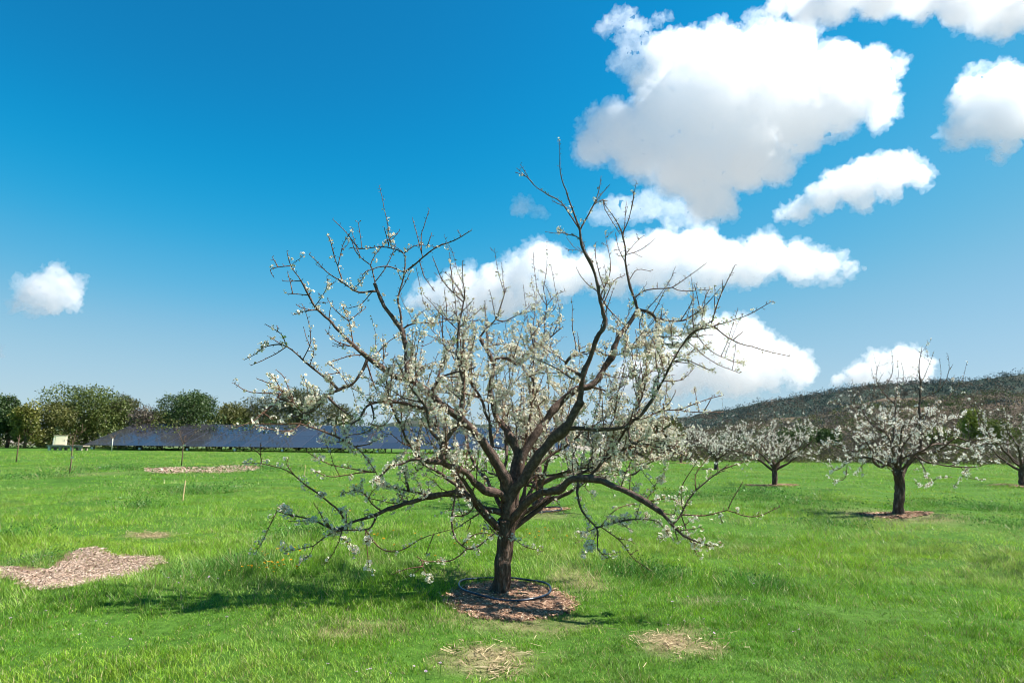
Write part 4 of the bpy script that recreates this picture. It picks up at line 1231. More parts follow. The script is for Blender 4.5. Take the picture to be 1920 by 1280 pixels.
def traced_tree(px, py, label):
    """the nearest of the smaller trees: its limbs follow the photograph, depth spread round the trunk"""
    global RNG
    RNG = np.random.default_rng(900)
    x, y = grd(px, py); loc = np.array([x, y, 0.0])
    T = Tree(y, 'mid', .07); t = T.trace
    tb = t('K', [(846, 1510), (846, 1440), (850, 1300), (848, 1180), (852, 1090)], .15, .105, role='trunk', snap=False)
    T.br[tb]['r'] = .112 + .05 * np.exp(-np.linspace(0, 1, len(T.br[tb]['r'])) * 12)
    LB = lambda *a, **k: t(*a, role='limb', **k)
    LB('K', [(860, 1200), (880, 1130), (930, 1040), (1010, 960), (1040, 850), (1032, 650), (1035, 400), (1020, 220), (1045, 50)], .075, .006, dz=.2, bd=.7)
    LB('K', [(850, 1080), (800, 1045), (740, 1040), (690, 1070), (630, 1020), (580, 880), (520, 890), (470, 980)], .055, .010, dz=-.7)
    LB('K', [(850, 1060), (820, 985), (790, 880), (740, 800), (650, 740), (590, 670), (540, 600), (470, 560), (330, 540)], .055, .006, dz=.6)
    LB('K', [(870, 1060), (872, 900), (868, 740), (920, 700), (1000, 706), (1070, 730), (1130, 755)], .040, .012, dz=-.6)
    LB('K', [(845, 1120), (815, 1150), (790, 1080), (750, 1040)], .035, .016, dz=-.4)
    LB('K', [(815, 900), (812, 700), (820, 560), (760, 490), (700, 420), (655, 330), (660, 240), (685, 170)], .030, .005, dz=.5, bd=.8)
    LB('K', [(1010, 960), (1080, 950), (1150, 950), (1250, 900), (1350, 830), (1470, 850), (1600, 830)], .045, .007, dz=-.9, bd=.9)
    LB('K', [(1000, 960), (1100, 900), (1200, 870), (1300, 880), (1420, 910), (1560, 870), (1680, 850)], .04, .006, dz=.9)
    LB('K', [(880, 1010), (960, 970), (1020, 1010), (1060, 1080), (1095, 1160), (1110, 1220)], .028, .006, dz=-.8, bd=1.2)
    LB('K', [(1070, 700), (1085, 620), (1150, 545), (1270, 490), (1300, 380), (1320, 300)], .020, .004, dz=.4, bd=.6)
    LB('K', [(1000, 970), (1100, 1040), (1250, 1060), (1440, 1080), (1560, 1060), (1640, 1020)], .030, .005, dz=-.5)
    for P, r, dz, bd in [([(700, 410), (780, 300), (797, 200), (785, 80)], .010, .2, .3), ([(1035, 490), (1180, 420), (1250, 330), (1277, 230), (1267, 105)], .012, -.3, .3), ([(1060, 360), (1100, 220), (1150, 80)], .009, .1, .2),
                  ([(1100, 200), (1080, 60)], .006, 0, .2), ([(1190, 420), (1210, 280), (1195, 150)], .007, .1, .3), ([(1380, 500), (1385, 340), (1430, 180)], .008, .2, .4), ([(620, 650), (640, 400), (610, 230)], .008, .3, .3),
                  ([(840, 520), (845, 300), (830, 150)], .008, .3, .5), ([(890, 520), (890, 320), (865, 170)], .008, -.2, .5), ([(470, 560), (460, 400), (445, 330)], .008, .1, .8), ([(330, 540), (260, 520), (210, 530)], .008, -.2, 1.6),
                  ([(340, 560), (345, 470), (320, 390)], .006, .1, 1.2), ([(520, 600), (520, 500), (510, 430)], .006, .1, .4), ([(590, 850), (500, 790), (470, 850), (450, 960), (400, 1040), (385, 1160), (330, 1195), (230, 1150)], .022, -.4, 1.3),
                  ([(400, 1040), (300, 1100), (230, 1000)], .010, -.2, 1.6), ([(450, 960), (330, 930), (240, 900)], .010, .2, 1.6), ([(690, 1080), (720, 1090)], .012, 0, .3), ([(630, 960), (700, 980), (740, 990), (730, 1040)], .010, -.2, 2.0),
                  ([(1110, 1230), (1180, 1170), (1290, 1160)], .010, -.2, .8), ([(1105, 1225), (1050, 1240), (1000, 1220)], .008, -.1, 2.2), ([(1440, 1100), (1380, 1170), (1320, 1240)], .009, -.2, 1.2), ([(1400, 1150), (1500, 1180), (1590, 1190)], .008, .1, 1.5),
                  ([(1180, 850), (1220, 700), (1200, 600)], .010, .3, 1.5), ([(1250, 660), (1330, 640), (1420, 620)], .008, .1, 2.0), ([(700, 760), (720, 640), (700, 560)], .010, -.3, 1.8), ([(820, 700), (850, 560), (830, 400)], .012, .2, 2.0),
                  ([(640, 740), (560, 720), (470, 650)], .012, -.3, 1.6), ([(1440, 860), (1440, 740), (1450, 690)], .008, .1, .8), ([(1560, 860), (1580, 760), (1540, 690)], .008, .2, 1.2), ([(1600, 830), (1660, 930), (1690, 960)], .008, -.2, 2.0),
                  ([(940, 960), (1000, 860), (960, 760)], .014, .5, 1.2), ([(760, 860), (700, 900), (640, 930)], .012, .6, 1.5), ([(1420, 470), (1470, 480), (1380, 450)], .006, .1, 1.8)]:
        t('K', P, r, .004, dz=dz, bd=bd)
    for bi in range(1, len(T.br)):
        if T.br[bi]['r'][0] > .025:
            for j in ramify(T, bi, 5, .3, .75, .012, .1, 1, .35, shoot=.25): ramify(T, j, 2, .15, .35, .007, 0, 2, .3)
    top = T.br[tb]['P'][-2]
    for az, el in ((70, 40), (110, 50), (140, 38), (40, 48), (-60, 45), (-110, 40)):
        a, e = R(az), R(el)
        i = wander(T, top, [math.cos(a) * math.cos(e), math.sin(a) * math.cos(e), math.sin(e)], 1.7, .04, .008, tb, 'limb', .0, .16, 8)
        for j in ramify(T, i, 6, .4, .9, .012, .1, 1, .25, shoot=.3): ramify(T, j, 2, .2, .4, .007, 0, 2, .3)
    def density(P, f, b):
        h = P[2] / 3.8
        return (.48 if .25 < h < .68 else .5 if h <= .25 else .2) * (.5 if b['r'][0] > .05 else 1)
    decorate(T, density, 1.5, .05, .04)
    root = empty('plum_tree', (x, y, 0)); tag(root, label, 'tree', 'blossoming orchard trees')
    build_tree(T, root, loc, split_twigs=False, sides=(8, 5, 4))
    crown_blossom(T, root, loc, 'mid')
    return x, y
ORCH = [traced_tree(1685, 965, 'nearest of the smaller plum trees on the right, tall bare shoots above its blossoming crown'),
        orchard_tree(1008, 955, 3.5, 4.8, 'blossoming plum tree standing directly behind the big foreground tree', 2, 'mid', .75, 8, .35, .8, .11),
        orchard_tree(1453, 910, 3.6, 4.6, 'white blossoming plum tree on the right, next to the left of the nearest one', 3, 'mid', .5, 7, .5, .9, .11),
        orchard_tree(1918, 912, 4.5, 6.0, 'sparse plum tree cut off by the right edge of the photo', 4, 'mid', .26, 8, .45, .95, .11),
        orchard_tree(1343, 880, 4.0, 6.2, 'densely white blossoming plum tree farther back, left of the second largest right tree', 5, 'far', .8, 8, .5, .8, .12),
        orchard_tree(1277, 868, 4.0, 6.2, 'farthest and smallest blossoming plum tree, half hidden by right twigs of the big tree', 6, 'far', .75, 7, .5, .8, .12),
        orchard_tree(2380, 1106, 3.6, 4.4, 'blossoming plum tree just outside the right edge that throws shade on the grass', 7, 'mid', .5, 8, .4, .9, .12)]
RNG = np.random.default_rng(77)

# ------------------------------------------------------------------ mulch beds, bare spots
def poly_world(pxs): return np.array([grd(x, y) for x, y in pxs])

def inside(poly, x, y):
    r = np.zeros(len(x), bool); n = len(poly); j = n - 1
    for i in range(n):
        xi, yi = poly[i]; xj, yj = poly[j]
        c = ((yi > y) != (yj > y)) & (x < (xj - xi) * (y - yi) / (yj - yi + 1e-12) + xi)
        r ^= c; j = i
    return r

def ragged(poly, amp, seed, n=90):
    P = catmull(np.c_[np.vstack([poly, poly[:1]]), np.zeros(len(poly) + 1)], np.linalg.norm(np.ptp(poly, 0)) / n)[:, :2]
    rs = np.random.default_rng(seed)
    return P + rs.standard_normal(P.shape) * amp

BEDS = []
def mulch(name, poly, label, cat, cols, nchips, size, seed, raise_=.03, soil=(.10, .06, .04), keep=.04, slim=1.0):
    poly = ragged(poly, .02 * np.linalg.norm(np.ptp(poly, 0)) ** .5, seed)
    BEDS.append((poly, keep))
    c = poly.mean(0)
    g = Geo()
    rings = [1, .93, .8, .6, .4, .2]
    V = []; nn = len(poly)
    for k, f in enumerate(rings):
        p = c + (poly - c) * f
        z = gz(p[:, 0], p[:, 1]) + (-.012 if k == 0 else raise_ * (1 - f ** 4) + .008) + .004 * RNG.standard_normal(nn)
        V.append(np.c_[p, z])
    V = np.vstack(V + [np.r_[c, gz(*c) + raise_][None]])
    q = [[k * nn + i, k * nn + (i + 1) % nn, (k + 1) * nn + (i + 1) % nn, (k + 1) * nn + i] for k in range(len(rings) - 1) for i in range(nn)]
    t = [[(len(rings) - 1) * nn + i, (len(rings) - 1) * nn + (i + 1) % nn, len(V) - 1] for i in range(nn)]
    g.add(V, q, t, np.array(soil) * (1 + .2 * RNG.standard_normal((len(V), 1))))
    lo, hi = poly.min(0), poly.max(0)
    P = lo + RNG.random((nchips * 3, 2)) * (hi - lo)
    P = P[inside(poly, P[:, 0], P[:, 1])][:nchips]
    n = len(P)
    f = np.clip(np.linalg.norm(P - c, axis=1) / (np.linalg.norm(hi - lo) * .5), 0, 1)
    z = gz(P[:, 0], P[:, 1]) + raise_ * (1 - f) + .008 + size * .4 * RNG.random(n)
    a = RNG.uniform(0, 6.28, n); L = size * RNG.uniform(.4, 1.5, n); W = L * RNG.uniform(.15, .4, n) * slim; tl = RNG.uniform(-.5, .5, n)
    dx = np.stack([np.cos(a), np.sin(a), tl], 1) * L[:, None] / 2
    dy = np.stack([-np.sin(a), np.cos(a), RNG.uniform(-.5, .5, n)], 1) * W[:, None] / 2
    C = np.c_[P, z]
    v = np.stack([C - dx - dy, C + dx - dy, C + dx + dy, C - dx + dy], 1).reshape(-1, 3)
    g.add(v, np.arange(4 * n).reshape(-1, 4), None, np.repeat(pal(n, cols, jit=.25), 4, 0))
    tag(g.obj(name, M_CHIP), label, cat, kind='stuff')

TAN = [(0.16, 0.10, 0.065), (0.33, 0.22, 0.15), (0.48, 0.36, 0.27), (0.60, 0.50, 0.41)]
RED = [(0.10, 0.050, 0.032), (0.29, 0.155, 0.090), (0.44, 0.28, 0.18), (0.60, 0.47, 0.34)]
mulch('mulch_bed', poly_world([(822, 1128), (848, 1106), (900, 1094), (960, 1088), (1020, 1097), (1062, 1112), (1088, 1130), (1040, 1146), (960, 1155), (880, 1150)]),
      'reddish brown mulch round the foot of the big foreground tree', 'mulch', RED, 9500, .024, 1, raise_=.02, soil=(.20, .115, .075))
mulch('mulch_bed', poly_world([(-160, 1066), (0, 1068), (40, 1073), (92, 1067), (130, 1052), (140, 1038), (190, 1034), (215, 1043), (300, 1045), (300, 1058), (250, 1079), (190, 1090), (120, 1103), (60, 1101), (0, 1086), (-160, 1082)]),
      'patch of pale straw coloured wood chips in the grass at the left edge', 'mulch', TAN, 26000, .026, 2, raise_=.003, soil=(.20, .13, .09))
mulch('mulch_bed', poly_world([(270, 881), (330, 877), (400, 876), (425, 873), (475, 874), (484, 880), (430, 884), (340, 887), (285, 886)]),
      'long strip of pale wood chips beside the forked sapling', 'mulch', TAN, 5000, .12, 3, soil=(.36, .25, .18))
STRAW = [(0.22, 0.16, 0.08), (0.36, 0.27, 0.15), (0.48, 0.38, 0.23), (0.58, 0.48, 0.30)]
def dry(px, py, rx, ry, lab, n):
    """loose dead straw lying thinly over a bare spot, thickest in the middle"""
    x = grd(px, py)[0]; rxw = abs(grd(px + rx, py)[0] - x); ryw = abs(grd(px, py - ry)[1] - grd(px, py + ry)[1]) / 2
    P = np.stack([x + RNG.normal(0, .75, n) * rxw, grd(px, py)[1] + RNG.normal(0, .75, n) * ryw], 1)
    a = RNG.uniform(0, 6.28, n); L = RNG.uniform(.03, .11, n); W = RNG.uniform(.002, .005, n)
    C = np.c_[P, gz(P[:, 0], P[:, 1]) + RNG.uniform(.004, .03, n)]
    dx = np.stack([np.cos(a), np.sin(a), RNG.uniform(-.25, .25, n)], 1) * L[:, None] / 2; dy = np.stack([-np.sin(a), np.cos(a), RNG.uniform(-.4, .4, n)], 1) * W[:, None]
    g = Geo(); g.add(np.stack([C - dx - dy, C + dx - dy, C + dx + dy, C - dx + dy], 1).reshape(-1, 3), np.arange(4 * n).reshape(-1, 4), None, np.repeat(pal(n, STRAW, jit=.25), 4, 0))
    tag(g.obj('dry_grass', M_GRASS), lab, 'dry grass', kind='stuff')
dry(1265, 1206, 62, 20, 'straw brown bare spot in the front grass right of the big tree', 200)
dry(912, 1220, 70, 18, 'thin dry straw in the grass below the big tree mulch', 130)
dry(928, 1250, 40, 12, 'dry brown straw near the bottom edge of the photo', 90)
dry(285, 1004, 32, 4, 'reddish bare spot in the left grass above the pale chips', 350)
for (ox, oy), (rx, ry), lab, seed in zip(ORCH[:6], [(.85, .5), (.75, .5), (1.0, .8), (1.2, .8), (.8, .7), (.8, .7)],
        ['brown mulch under the nearest smaller plum tree on the right', 'reddish mulch under the tree directly behind the big one', 'brown mulch strip under the second plum tree on the right',
         'brown mulch under the tree cut off by the right edge', 'thin brown mulch under the densely white tree farther back', 'thin brown mulch under the farthest blossoming tree'], range(10, 16)):
    a = np.linspace(0, 6.28, 14)[:-1]
    mulch('mulch_bed', np.c_[ox + rx * np.cos(a) * (1 + .2 * np.sin(3 * a)), oy + ry * np.sin(a)], lab, 'mulch', RED, 1600, .05, seed, raise_=.015, soil=(.24, .15, .095), keep=.2)

# ------------------------------------------------------------------ black hose rings
M_HOSE = mat_plain('hose_plastic', (0.010, 0.024, 0.050), 0.30, spec=.6)
def hose(cx, cy, r, tube_r, label, seed, sides=8):
    rs = np.random.default_rng(seed); a = np.linspace(0, 2 * math.pi, 97)
    w = 1 + .035 * np.sin(2 * a + rs.uniform(0, 6)) + .018 * np.sin(3 * a + rs.uniform(0, 6))
    x = r * w * np.cos(a); y = r * w * np.sin(a)
    z = gz(cx + x, cy + y) + .034 + tube_r + .008 * np.sin(2 * a + 1) + .005 * np.sin(5 * a)
    g = Geo(); g.tube(np.c_[x, y, z], np.full(97, tube_r), sides, cap=False)
    tag(g.obj('irrigation_hose', M_HOSE, None, True, (cx, cy, 0)), label, 'hose', 'hose rings round the plum trees')
hx, hy = grd(947, 1107)
hose(hx, hy, .50, .0115, 'dark blue black hose lying in a ring round the big tree trunk', 1, 10)
hose(ORCH[1][0], ORCH[1][1] - .1, .55, .014, 'dark hose ring round the tree directly behind the big one', 2)

# ------------------------------------------------------------------ stakes
def stake(px, py, ptop, w, lean, label):
    x, y = grd(px, py); h = at(px, ptop, y)[2]
    g = Geo(); z0 = float(gz(x, y))
    M = Matrix.Rotation(lean, 3, 'Y') @ Matrix.Rotation(.5, 3, 'Z')
    n = 7
    pts = np.array([[0, 0, -.15 + (h + .15) * k / n] for k in range(n + 1)]) @ np.array(M).T
    g.tube(pts, np.full(n + 1, w * .7), 4, wob=.05)
    tag(g.obj('garden_stake', M_STAKE, None, False, (x, y, z0)), label, 'stake', 'short wooden stakes in the grass')
stake(343, 937, 899, .025, .04, 'taller yellowish wooden stake standing alone in the left grass')
stake(571, 893, 870, .022, .0, 'short pale wooden stake farther back behind the left twigs')

# ------------------------------------------------------------------ saplings
M_GUARD = mat_plain('tree_guard_plastic', (0.72, 0.68, 0.58), 0.5)
M_TAG = mat_plain('label_tag', (0.80, 0.72, 0.45), 0.5)
M_SAP = mat_plain('sapling_bark', (0.16, 0.095, 0.065), 0.8, noise=.3, scale=20)
def sapling(px, py, ptop, forks, label, seed, r=.022, guard=None, tagz=None, buds=True):
    rs = np.random.default_rng(seed)
    x, y = grd(px, py); h = at(px, ptop, y)[2]
    root = empty('sapling', (x, y, float(gz(x, y)))); tag(root, label, 'sapling', 'young saplings on the left of the field')
    g = Geo(); hh = h * forks[0]
    g.tube([(0, 0, -.1), (.02, 0, hh * .4), (-.01, .01, hh * .8), (0, 0, hh)], [r * 1.2, r, r * .9, r * .8], 7)
    g.obj('trunk', M_SAP, root, True)
    for a, sp, ln in forks[1]:
        b = Geo(); z = hh * rs.uniform(.86, .99)
        d = np.array([math.cos(a) * sp, math.sin(a) * sp, 1.0]); L = (h - z) * ln
        P = [np.array([0, 0, z])]
        for k in range(5):
            d = d + rs.standard_normal(3) * .12; P.append(P[-1] + d / np.linalg.norm(d) * L / 5)
        b.tube(P, np.linspace(r * .6, r * .2, 6), 5)
        for k in range(4):
            i = rs.integers(1, 5); e = rs.standard_normal(3) * .5 + np.array([0, 0, .5])
            b.tube([P[i], P[i] + e * L * .12, P[i] + e * L * .22 + np.array([0, 0, L * .06])], [r * .3, r * .22, r * .15], 4)
        b.obj('branch', M_SAP, root, True)
    if guard:
        c = Geo(); c.tube([(0, 0, .02), (0, 0, guard)], [.055, .05], 8); c.obj('tree_guard', M_GUARD, root, True)
    if tagz:
        c = Geo(); c.box((.07, -.03, tagz), (.14, .01, .09)); c.obj('tag', M_TAG, root)
sapling(340, 873, 797, (.56, [(0.2, .45, 1.0), (2.8, .5, 1.0), (3.6, .25, .8), (1.2, .2, .5), (5.5, .6, .55)]), 'bare forked sapling with a white tag beside the chip strip', 1, .030, None, 1.18)
sapling(130, 888, 798, (.60, [(0.3, .12, 1.0), (2.4, .2, .8), (4.0, .5, .5), (5.2, .3, .7)]), 'upright bare sapling with a yellowish tag, nearest of the saplings', 2, .026, None, .70)
sapling(30, 866, 815, (.82, [(0.5, .3, 1.0), (2.8, .4, .8)]), 'thin reddish stick sapling near the left edge of the photo', 3, .032)
sapling(209, 846, 806, (.62, [(0.2, .9, 1.0), (3.0, 1.0, 1.0), (1.5, .3, .9), (4.4, .5, .6)]), 'small sapling in a pale guard in front of the solar panels', 4, .035, 1.5)

# ------------------------------------------------------------------ solar array
def mat_panel():
    m, n, out = newmat('solar_glass')
    tc = N(n, 'ShaderNodeTexCoord')
    sep = N(n, 'ShaderNodeSeparateXYZ'); n.links.new(tc.outputs['Object'], sep.inputs[0])
    def seam(sock, period, width):
        a = N(n, 'ShaderNodeMath'); a.operation = 'DIVIDE'; a.inputs[1].default_value = period; n.links.new(sock, a.inputs[0])
        b = N(n, 'ShaderNodeMath'); b.operation = 'FRACT'; n.links.new(a.outputs[0], b.inputs[0])
        c = N(n, 'ShaderNodeMath'); c.operation = 'LESS_THAN'; c.inputs[1].default_value = width; n.links.new(b.outputs[0], c.inputs[0])
        return c.outputs[0]
    s1 = seam(sep.outputs['X'], .16, .05); s2 = seam(sep.outputs['Y'], .16, .05)
    mx = N(n, 'ShaderNodeMath'); mx.operation = 'MAXIMUM'; n.links.new(s1, mx.inputs[0]); n.links.new(s2, mx.inputs[1])
    oi = N(n, 'ShaderNodeObjectInfo')
    c1 = ramp(n, oi.outputs['Random'], [(0, (.022, .021, .026)), (1, (.036, .034, .040))])
    mc = N(n, 'ShaderNodeMix'); mc.data_type = 'RGBA'; mc.inputs['B'].default_value = (.07, .08, .11, 1)
    n.links.new(mx.outputs[0], mc.inputs['Factor']); n.links.new(c1, mc.inputs['A'])
    p = N(n, 'ShaderNodeBsdfPrincipled'); p.inputs['Roughness'].default_value = .10; p.inputs['Specular IOR Level'].default_value = .45
    n.links.new(mc.outputs['Result'], p.inputs['Base Color']); n.links.new(p.outputs[0], out.inputs['Surface'])
    return m

def solar_array():
    y0 = 83.0; x0 = float(at(156, 840, y0)[0]); ncol, nrow = 25, 4
    pw, ph = 2.52, 2.85; tilt = R(15.5)
    root = empty('solar_array', (x0, y0, 0)); tag(root, 'long ground mounted array of dark blue solar panels at the far edge of the field', 'solar panels')
    zl = .62
    mp = mat_panel(); mf = mat_plain('panel_frame', (.05, .06, .09), .9, spec=.0); md = mat_plain('steel_post', (.10, .10, .11), .5, metal=.6)
    g = Geo()
    g.box((0, 0, 0), (pw - .05, ph - .05, .012))
    me = g.mesh('solar_panel'); me.materials.append(mp)
    f = Geo()
    w = .03
    f.box((0, -ph / 2 + .02, .002), (pw - .01, w, .022)); f.box((0, ph / 2 - .02, .002), (pw - .01, w, .022))
    f.box((-pw / 2 + .02, 0, .0015), (w, ph - .1, .020)); f.box((pw / 2 - .02, 0, .0015), (w, ph - .1, .020))
    mfm = f.mesh('panel_frame'); mfm.materials.append(mf)
    rs = np.random.default_rng(4)
    for i in range(ncol):
        for j in range(nrow):
            o = bpy.data.objects.new('solar_panel', me); COL.objects.link(o); o.parent = root
            s = (j + .5) * ph
            o.location = ((i + .5) * pw, s * math.cos(tilt), zl + s * math.sin(tilt)); o.rotation_euler = (tilt + rs.normal(0, .002), rs.normal(0, .002), 0)
            fr = bpy.data.objects.new('panel_frame', mfm); COL.objects.link(fr); fr.parent = o
    def part(name, build, mat):
        g = Geo(); build(g); return g.obj(name, mat, root)
    for s in (.4, 3.6, 7.4, 10.9):
        part('rail', lambda g: g.box((ncol * pw / 2, s * math.cos(tilt), zl + s * math.sin(tilt) - .09), (ncol * pw, .08, .10)), md)
    mw = mat_plain('white_cap', (.8, .8, .78), .4)
    for k in range(11):
        x = .9 + k * 6.1
        for s in (.8, 6.0, 10.6):
            h = zl + s * math.sin(tilt) - .14
            p = part('post', lambda g: g.tube([(x, s * math.cos(tilt), -.3), (x, s * math.cos(tilt), h)], [.07, .07], 8), md)
        c = Geo(); c.tube([(x, .35, .22), (x, .28, .22)], [.15, .15], 10); c.obj('junction_cap', mw, root)
solar_array()

# ------------------------------------------------------------------ cabinet on its skid, left of the panels
def cabinet():
    Y = 79.0; p = at(112, 838, Y); x = float(p[0])
    root = empty('electrical_cabinet', (x, Y, .62), R(28)); tag(root, 'cream and white electrical cabinet with a yellow top band on a low stand', 'cabinet')
    cream = mat_plain('cream_paint', (.78, .70, .50), .45, noise=.06, scale=3); white = mat_plain('white_paint', (.78, .80, .82), .4); yel = mat_plain('yellow_paint', (.70, .55, .14), .45)
    g = Geo(); g.box((0, 0, .55), (1.25, .95, 1.1)); g.obj('body', cream, root)
    g = Geo(); g.box((-.66, 0, .42), (.06, .90, .80)); g.obj('side_panel', white, root)
    g = Geo(); g.box((-.66, 0, .965), (.055, .90, .26)); g.obj('warning_panel', yel, root)
    g = Geo(); g.box((0, 0, 1.13), (1.36, 1.06, .055)); g.obj('roof', cream, root)
    g = Geo(); g.box((.05, -.49, .55), (1.0, .03, .95)); d = g.obj('door', cream, root)
    g = Geo(); g.box((.45, -.52, .55), (.04, .03, .18)); g.obj('handle', mat_plain('handle_metal', (.3, .3, .3), .3, metal=.9), d)
    wood = mat_plain('weathered_timber', (.30, .25, .20), .8, noise=.3, scale=4)
    r2 = empty('timber_stand', (x + 1.1, Y - .1, 0)); tag(r2, 'low weathered timber stand with legs carrying the cream cabinet', 'stand')
    g = Geo(); g.box((0, 0, .54), (4.4, 1.3, .14)); g.obj('deck', wood, r2)
    g = Geo(); g.box((0, -.55, .43), (4.3, .10, .08)); g.obj('rail', wood, r2)
    for k in (-1.9, -.6, .8, 1.9):
        for s in (-.5, .5):
            g = Geo(); g.box((k, s, .19), (.26, .22, .56)); g.obj('leg', mat_plain('concrete_block', (.55, .53, .50), .8) if s < 0 and k in (-1.9, .8) else wood, r2)
cabinet()

# ------------------------------------------------------------------ grass
def build_grass():
    def fan(n, d0, d1, half, oy=-2.0):
        r = np.sqrt(RNG.random(n) * (d1 ** 2 - d0 ** 2) + d0 ** 2); a = RNG.uniform(-half, half, n)
        return r * np.sin(a), r * np.cos(a) + oy
    bands = [(330000, 4.6, 9.0, R(54), 1.0, 5), (300000, 9.0, 14.5, R(50), 1.35, 4), (230000, 14.5, 26, R(47), 2.2, 3), (190000, 26, 52, R(45), 4.2, 3), (110000, 52, 92, R(44), 8.0, 3)]
    g = Geo()
    for n, d0, d1, half, sc_, nv in bands:
        x, y = fan(n, d0, d1, half)
        # clumping: keep more where the turf is thick
        thick = vnoise(x, y, .16 * sc_ ** .5, 1) * .6 + vnoise(x, y, .9, 2) * .4
        keep = RNG.random(n) < .35 + .95 * thick
        bare = np.zeros(n)
        for S_ in SPOTS: bare = np.maximum(bare, ell(S_, x, y) * S_[4])
        keep &= RNG.random(n) > bare * .66
        for p, kp in BEDS:
            lo, hi = p.min(0), p.max(0)
            m = (x > lo[0]) & (x < hi[0]) & (y > lo[1]) & (y < hi[1])
            if m.any():
                idx = np.where(m)[0]; pc = p.mean(0); keep[idx[inside(pc + (p - pc) * .90, x[idx], y[idx]) & (RNG.random(len(idx)) > kp)]] = False
        x, y, bare, thick = x[keep], y[keep], bare[keep], thick[keep]; n = len(x)
        dark = np.zeros(n)
        for S_ in DARKP: dark = np.maximum(dark, ell(S_, x, y))
        # mown lines running away to the right
        u = (x * .80 - y * .60); line = .5 + .5 * np.sin(u * 2.6 + 1.5 * vnoise(x, y, 3, 8))
        big = vnoise(x, y, 2.3, 5); mid = vnoise(x, y, .55, 6)
        h = (.026 + .040 * RNG.random(n) ** 1.5) * (.6 + .8 * big) * (1 + .9 * dark) * (1 - .55 * bare) * (.85 + .35 * line) * (.2 + 1.75 * thick ** 1.4)
        tall = RNG.random(n) < .02 + .05 * dark; h[tall] *= 1.7
        h *= sc_ ** .33
        w = RNG.uniform(.0028, .0055, n) * sc_ ** .9 * (1 + .3 * dark)
        az = RNG.uniform(0, 6.28, n); lean = h * (.2 + 1.1 * RNG.random(n)); la = 2.2 * vnoise(x, y, .5, 7) * 3 + RNG.normal(0, 1.7, n)
        z = gz(x, y) - .004
        B = np.stack([x, y, z], 1)
        side = np.stack([np.cos(az), np.sin(az), np.zeros(n)], 1) * (w / 2)[:, None]
        ld = np.stack([np.cos(la), np.sin(la), np.zeros(n)], 1)
        tip = B + ld * lean[:, None] + np.array([0, 0, 1]) * h[:, None]
        # hue of each blade: bright spring green, yellower, bluish clumps, straw
        bright = np.array([0.245, 0.430, 0.026]); yell = np.array([0.370, 0.490, 0.045]); deep = np.array([0.075, 0.225, 0.016]); straw = np.array([0.46, 0.38, 0.19]); pale = np.array([0.42, 0.50, 0.17])
        t1 = np.clip(.6 * big + .5 * mid + .25 * RNG.normal(0, 1, n), 0, 1)[:, None]
        c = deep * (1 - t1) + bright * t1
        k2 = np.clip(1.6 * (vnoise(x, y, 3.4, 9) - .42) + .25 * RNG.normal(0, 1, n), 0, 1)[:, None]; c = c * (1 - k2 * .7) + yell * k2 * .7
        k4 = (np.clip(2.2 * (vnoise(x, y, .8, 11) * .5 + vnoise(x, y, 3.1, 13) * .5 - .46), 0, 1) * (RNG.random(n) < .75))[:, None]; c = c * (1 - k4 * .6) + pale * k4 * .6
        dk = (dark * .75)[:, None]; c = c * (1 - dk) + np.array([0.050, 0.175, 0.026]) * dk
        st = (RNG.random(n) < .085 + .8 * bare + .10 * np.clip(vnoise(x, y, 1.4, 12) - .55, 0, 1) * 3)[:, None]; c = np.where(st, straw * RNG.uniform(.6, 1.2, (n, 1)), c)
        c = np.clip(c * RNG.uniform(.55, 1.4, (n, 1)) * (.72 + .56 * vnoise(x, y, .10 * sc_, 21))[:, None], .01, .8)
        if nv == 5:
            m = B + ld * (lean * .32)[:, None] + np.array([0, 0, 1]) * (h * .58)[:, None]
            v = np.stack([B - side, B + side, m + side * .8, m - side * .8, tip], 1).reshape(-1, 3)
            i = np.arange(n)[:, None] * 5
            g.add(v, i + np.array([[0, 1, 2, 3]]), i + np.array([[3, 2, 4]]), np.repeat(c, 5, 0))
        elif nv == 4:
            v = np.stack([B - side, B + side, tip + side * .35, tip - side * .35], 1).reshape(-1, 3)
            g.add(v, np.arange(4 * n).reshape(-1, 4), None, np.repeat(c, 4, 0))
        else:
            v = np.stack([B - side, B + side, tip], 1).reshape(-1, 3)
            g.add(v, None, np.arange(3 * n).reshape(-1, 3), np.repeat(c, 3, 0))
    tag(g.obj('grass', M_GRASS), 'bright green spring grass with straw coloured spots', 'grass', kind='stuff')
    # broad leaved weeds in the darker clumps
    g = Geo()
    for S_ in DARKP:
        cx, cy = grd(S_[0], S_[1]); x1, _ = grd(S_[0] + S_[2], S_[1]); _, ya = grd(S_[0], S_[1] - S_[3]); _, yb = grd(S_[0], S_[1] + S_[3])
        a = abs(x1 - cx); b = abs(ya - yb) / 2
        n = int(min(4200, 500 * a * b / max(1, (cy / 9) ** 1.2) + 250))
        x = cx + RNG.normal(0, .5, n) * a; y = cy + RNG.normal(0, .5, n) * b
        k = vnoise(x, y, .3, 15); m = RNG.random(n) < .25 + k; x, y, k = x[m], y[m], k[m]; n = len(x)
        hh = (.04 + .13 * k * RNG.random(n)) * (1 + .02 * cy)
        P = np.stack([x, y, gz(x, y) + hh], 1)
        v, q = leaf_quads(P, RNG.uniform(.014, .034, n) * max(1, cy / 9) ** .7, 1.2, .6)
        g.add(v, q, None, np.repeat(pal(n, [(0.030, 0.115, 0.020), (0.055, 0.175, 0.028), (0.11, 0.28, 0.04)], jit=.25), 4, 0))
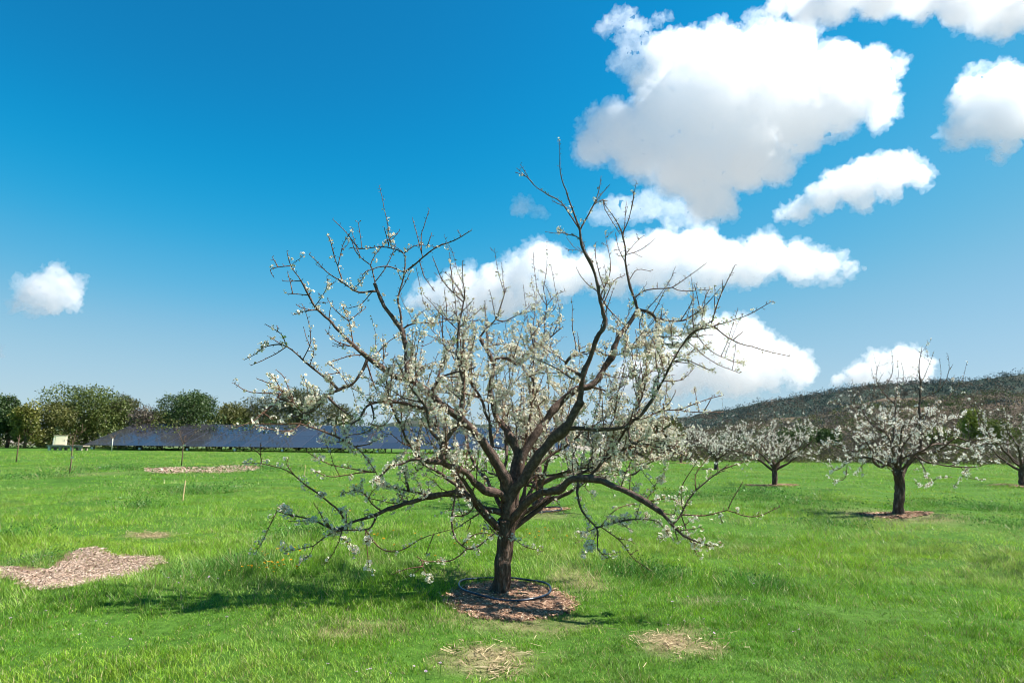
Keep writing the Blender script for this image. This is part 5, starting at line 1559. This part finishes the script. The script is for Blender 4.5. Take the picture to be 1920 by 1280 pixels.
    tag(g.obj('broadleaf_weeds', M_WEED), 'darker clumps of broad leaved clover and weeds in the grass', 'weeds', kind='stuff')
build_grass()

# ------------------------------------------------------------------ little flowers in the grass
def flowers():
    def proto(col, eye, r, h):
        g = Geo()
        g.tube([(0, 0, -.02), (.004, 0, h * .6), (0, 0, h)], [.0022, .002, .0018], 4, col=(.10, .22, .04))
        rs = np.random.default_rng(3)
        for k in range(6):
            a = k * 1.047; d = np.array([math.cos(a), math.sin(a), .35]); s = np.array([-math.sin(a), math.cos(a), 0])
            g.add([(0, 0, h), d * r * .6 + s * r * .36 + [0, 0, h], d * r + [0, 0, h], d * r * .6 - s * r * .36 + [0, 0, h]], [[0, 1, 2, 3]], None, col)
        g.add(ICO[0] * r * .28 + [0, 0, h + .003], None, ICO[1], eye)
        me = g.mesh('wildflower'); me.materials.append(M_PETAL); return me
    def scatter(me, spots, label, group, n, s):
        for k in range(n):
            px, py, rx, ry = spots[k % len(spots)]
            x, y = grd(px + RNG.normal(0, .5) * rx, py + RNG.normal(0, .5) * ry)
            o = bpy.data.objects.new('wildflower', me); COL.objects.link(o)
            o.location = (x, y, float(gz(x, y))); o.rotation_euler = (RNG.normal(0, .25), RNG.normal(0, .25), RNG.uniform(0, 6.28))
            o.scale = [s * RNG.uniform(.8, 1.3) * max(1, y / 8) ** .4] * 3
            tag(o, label, 'wildflower', group)
    scatter(proto((.78, .36, .02), (.5, .2, .02), .016, .12), [(500, 1082, 70, 9), (500, 1082, 60, 8), (720, 1010, 140, 30), (850, 1030, 120, 30), (960, 1015, 100, 20), (1000, 1020, 60, 10), (520, 1050, 50, 14), (700, 960, 150, 40), (620, 920, 120, 20)],
            'tiny orange yellow wildflower in the grass around the big tree', 'orange yellow wildflowers', 110, 1.0)
    scatter(proto((.55, .42, .52), (.40, .28, .38), .012, .09), [(300, 1100, 120, 20), (60, 1060, 60, 12), (250, 1200, 300, 60), (700, 1260, 200, 20), (1400, 1140, 250, 60), (1500, 1200, 250, 50)],
            'tiny pale pink clover flower low in the foreground grass', 'pale pink clover flowers', 60, 1.0)
flowers()
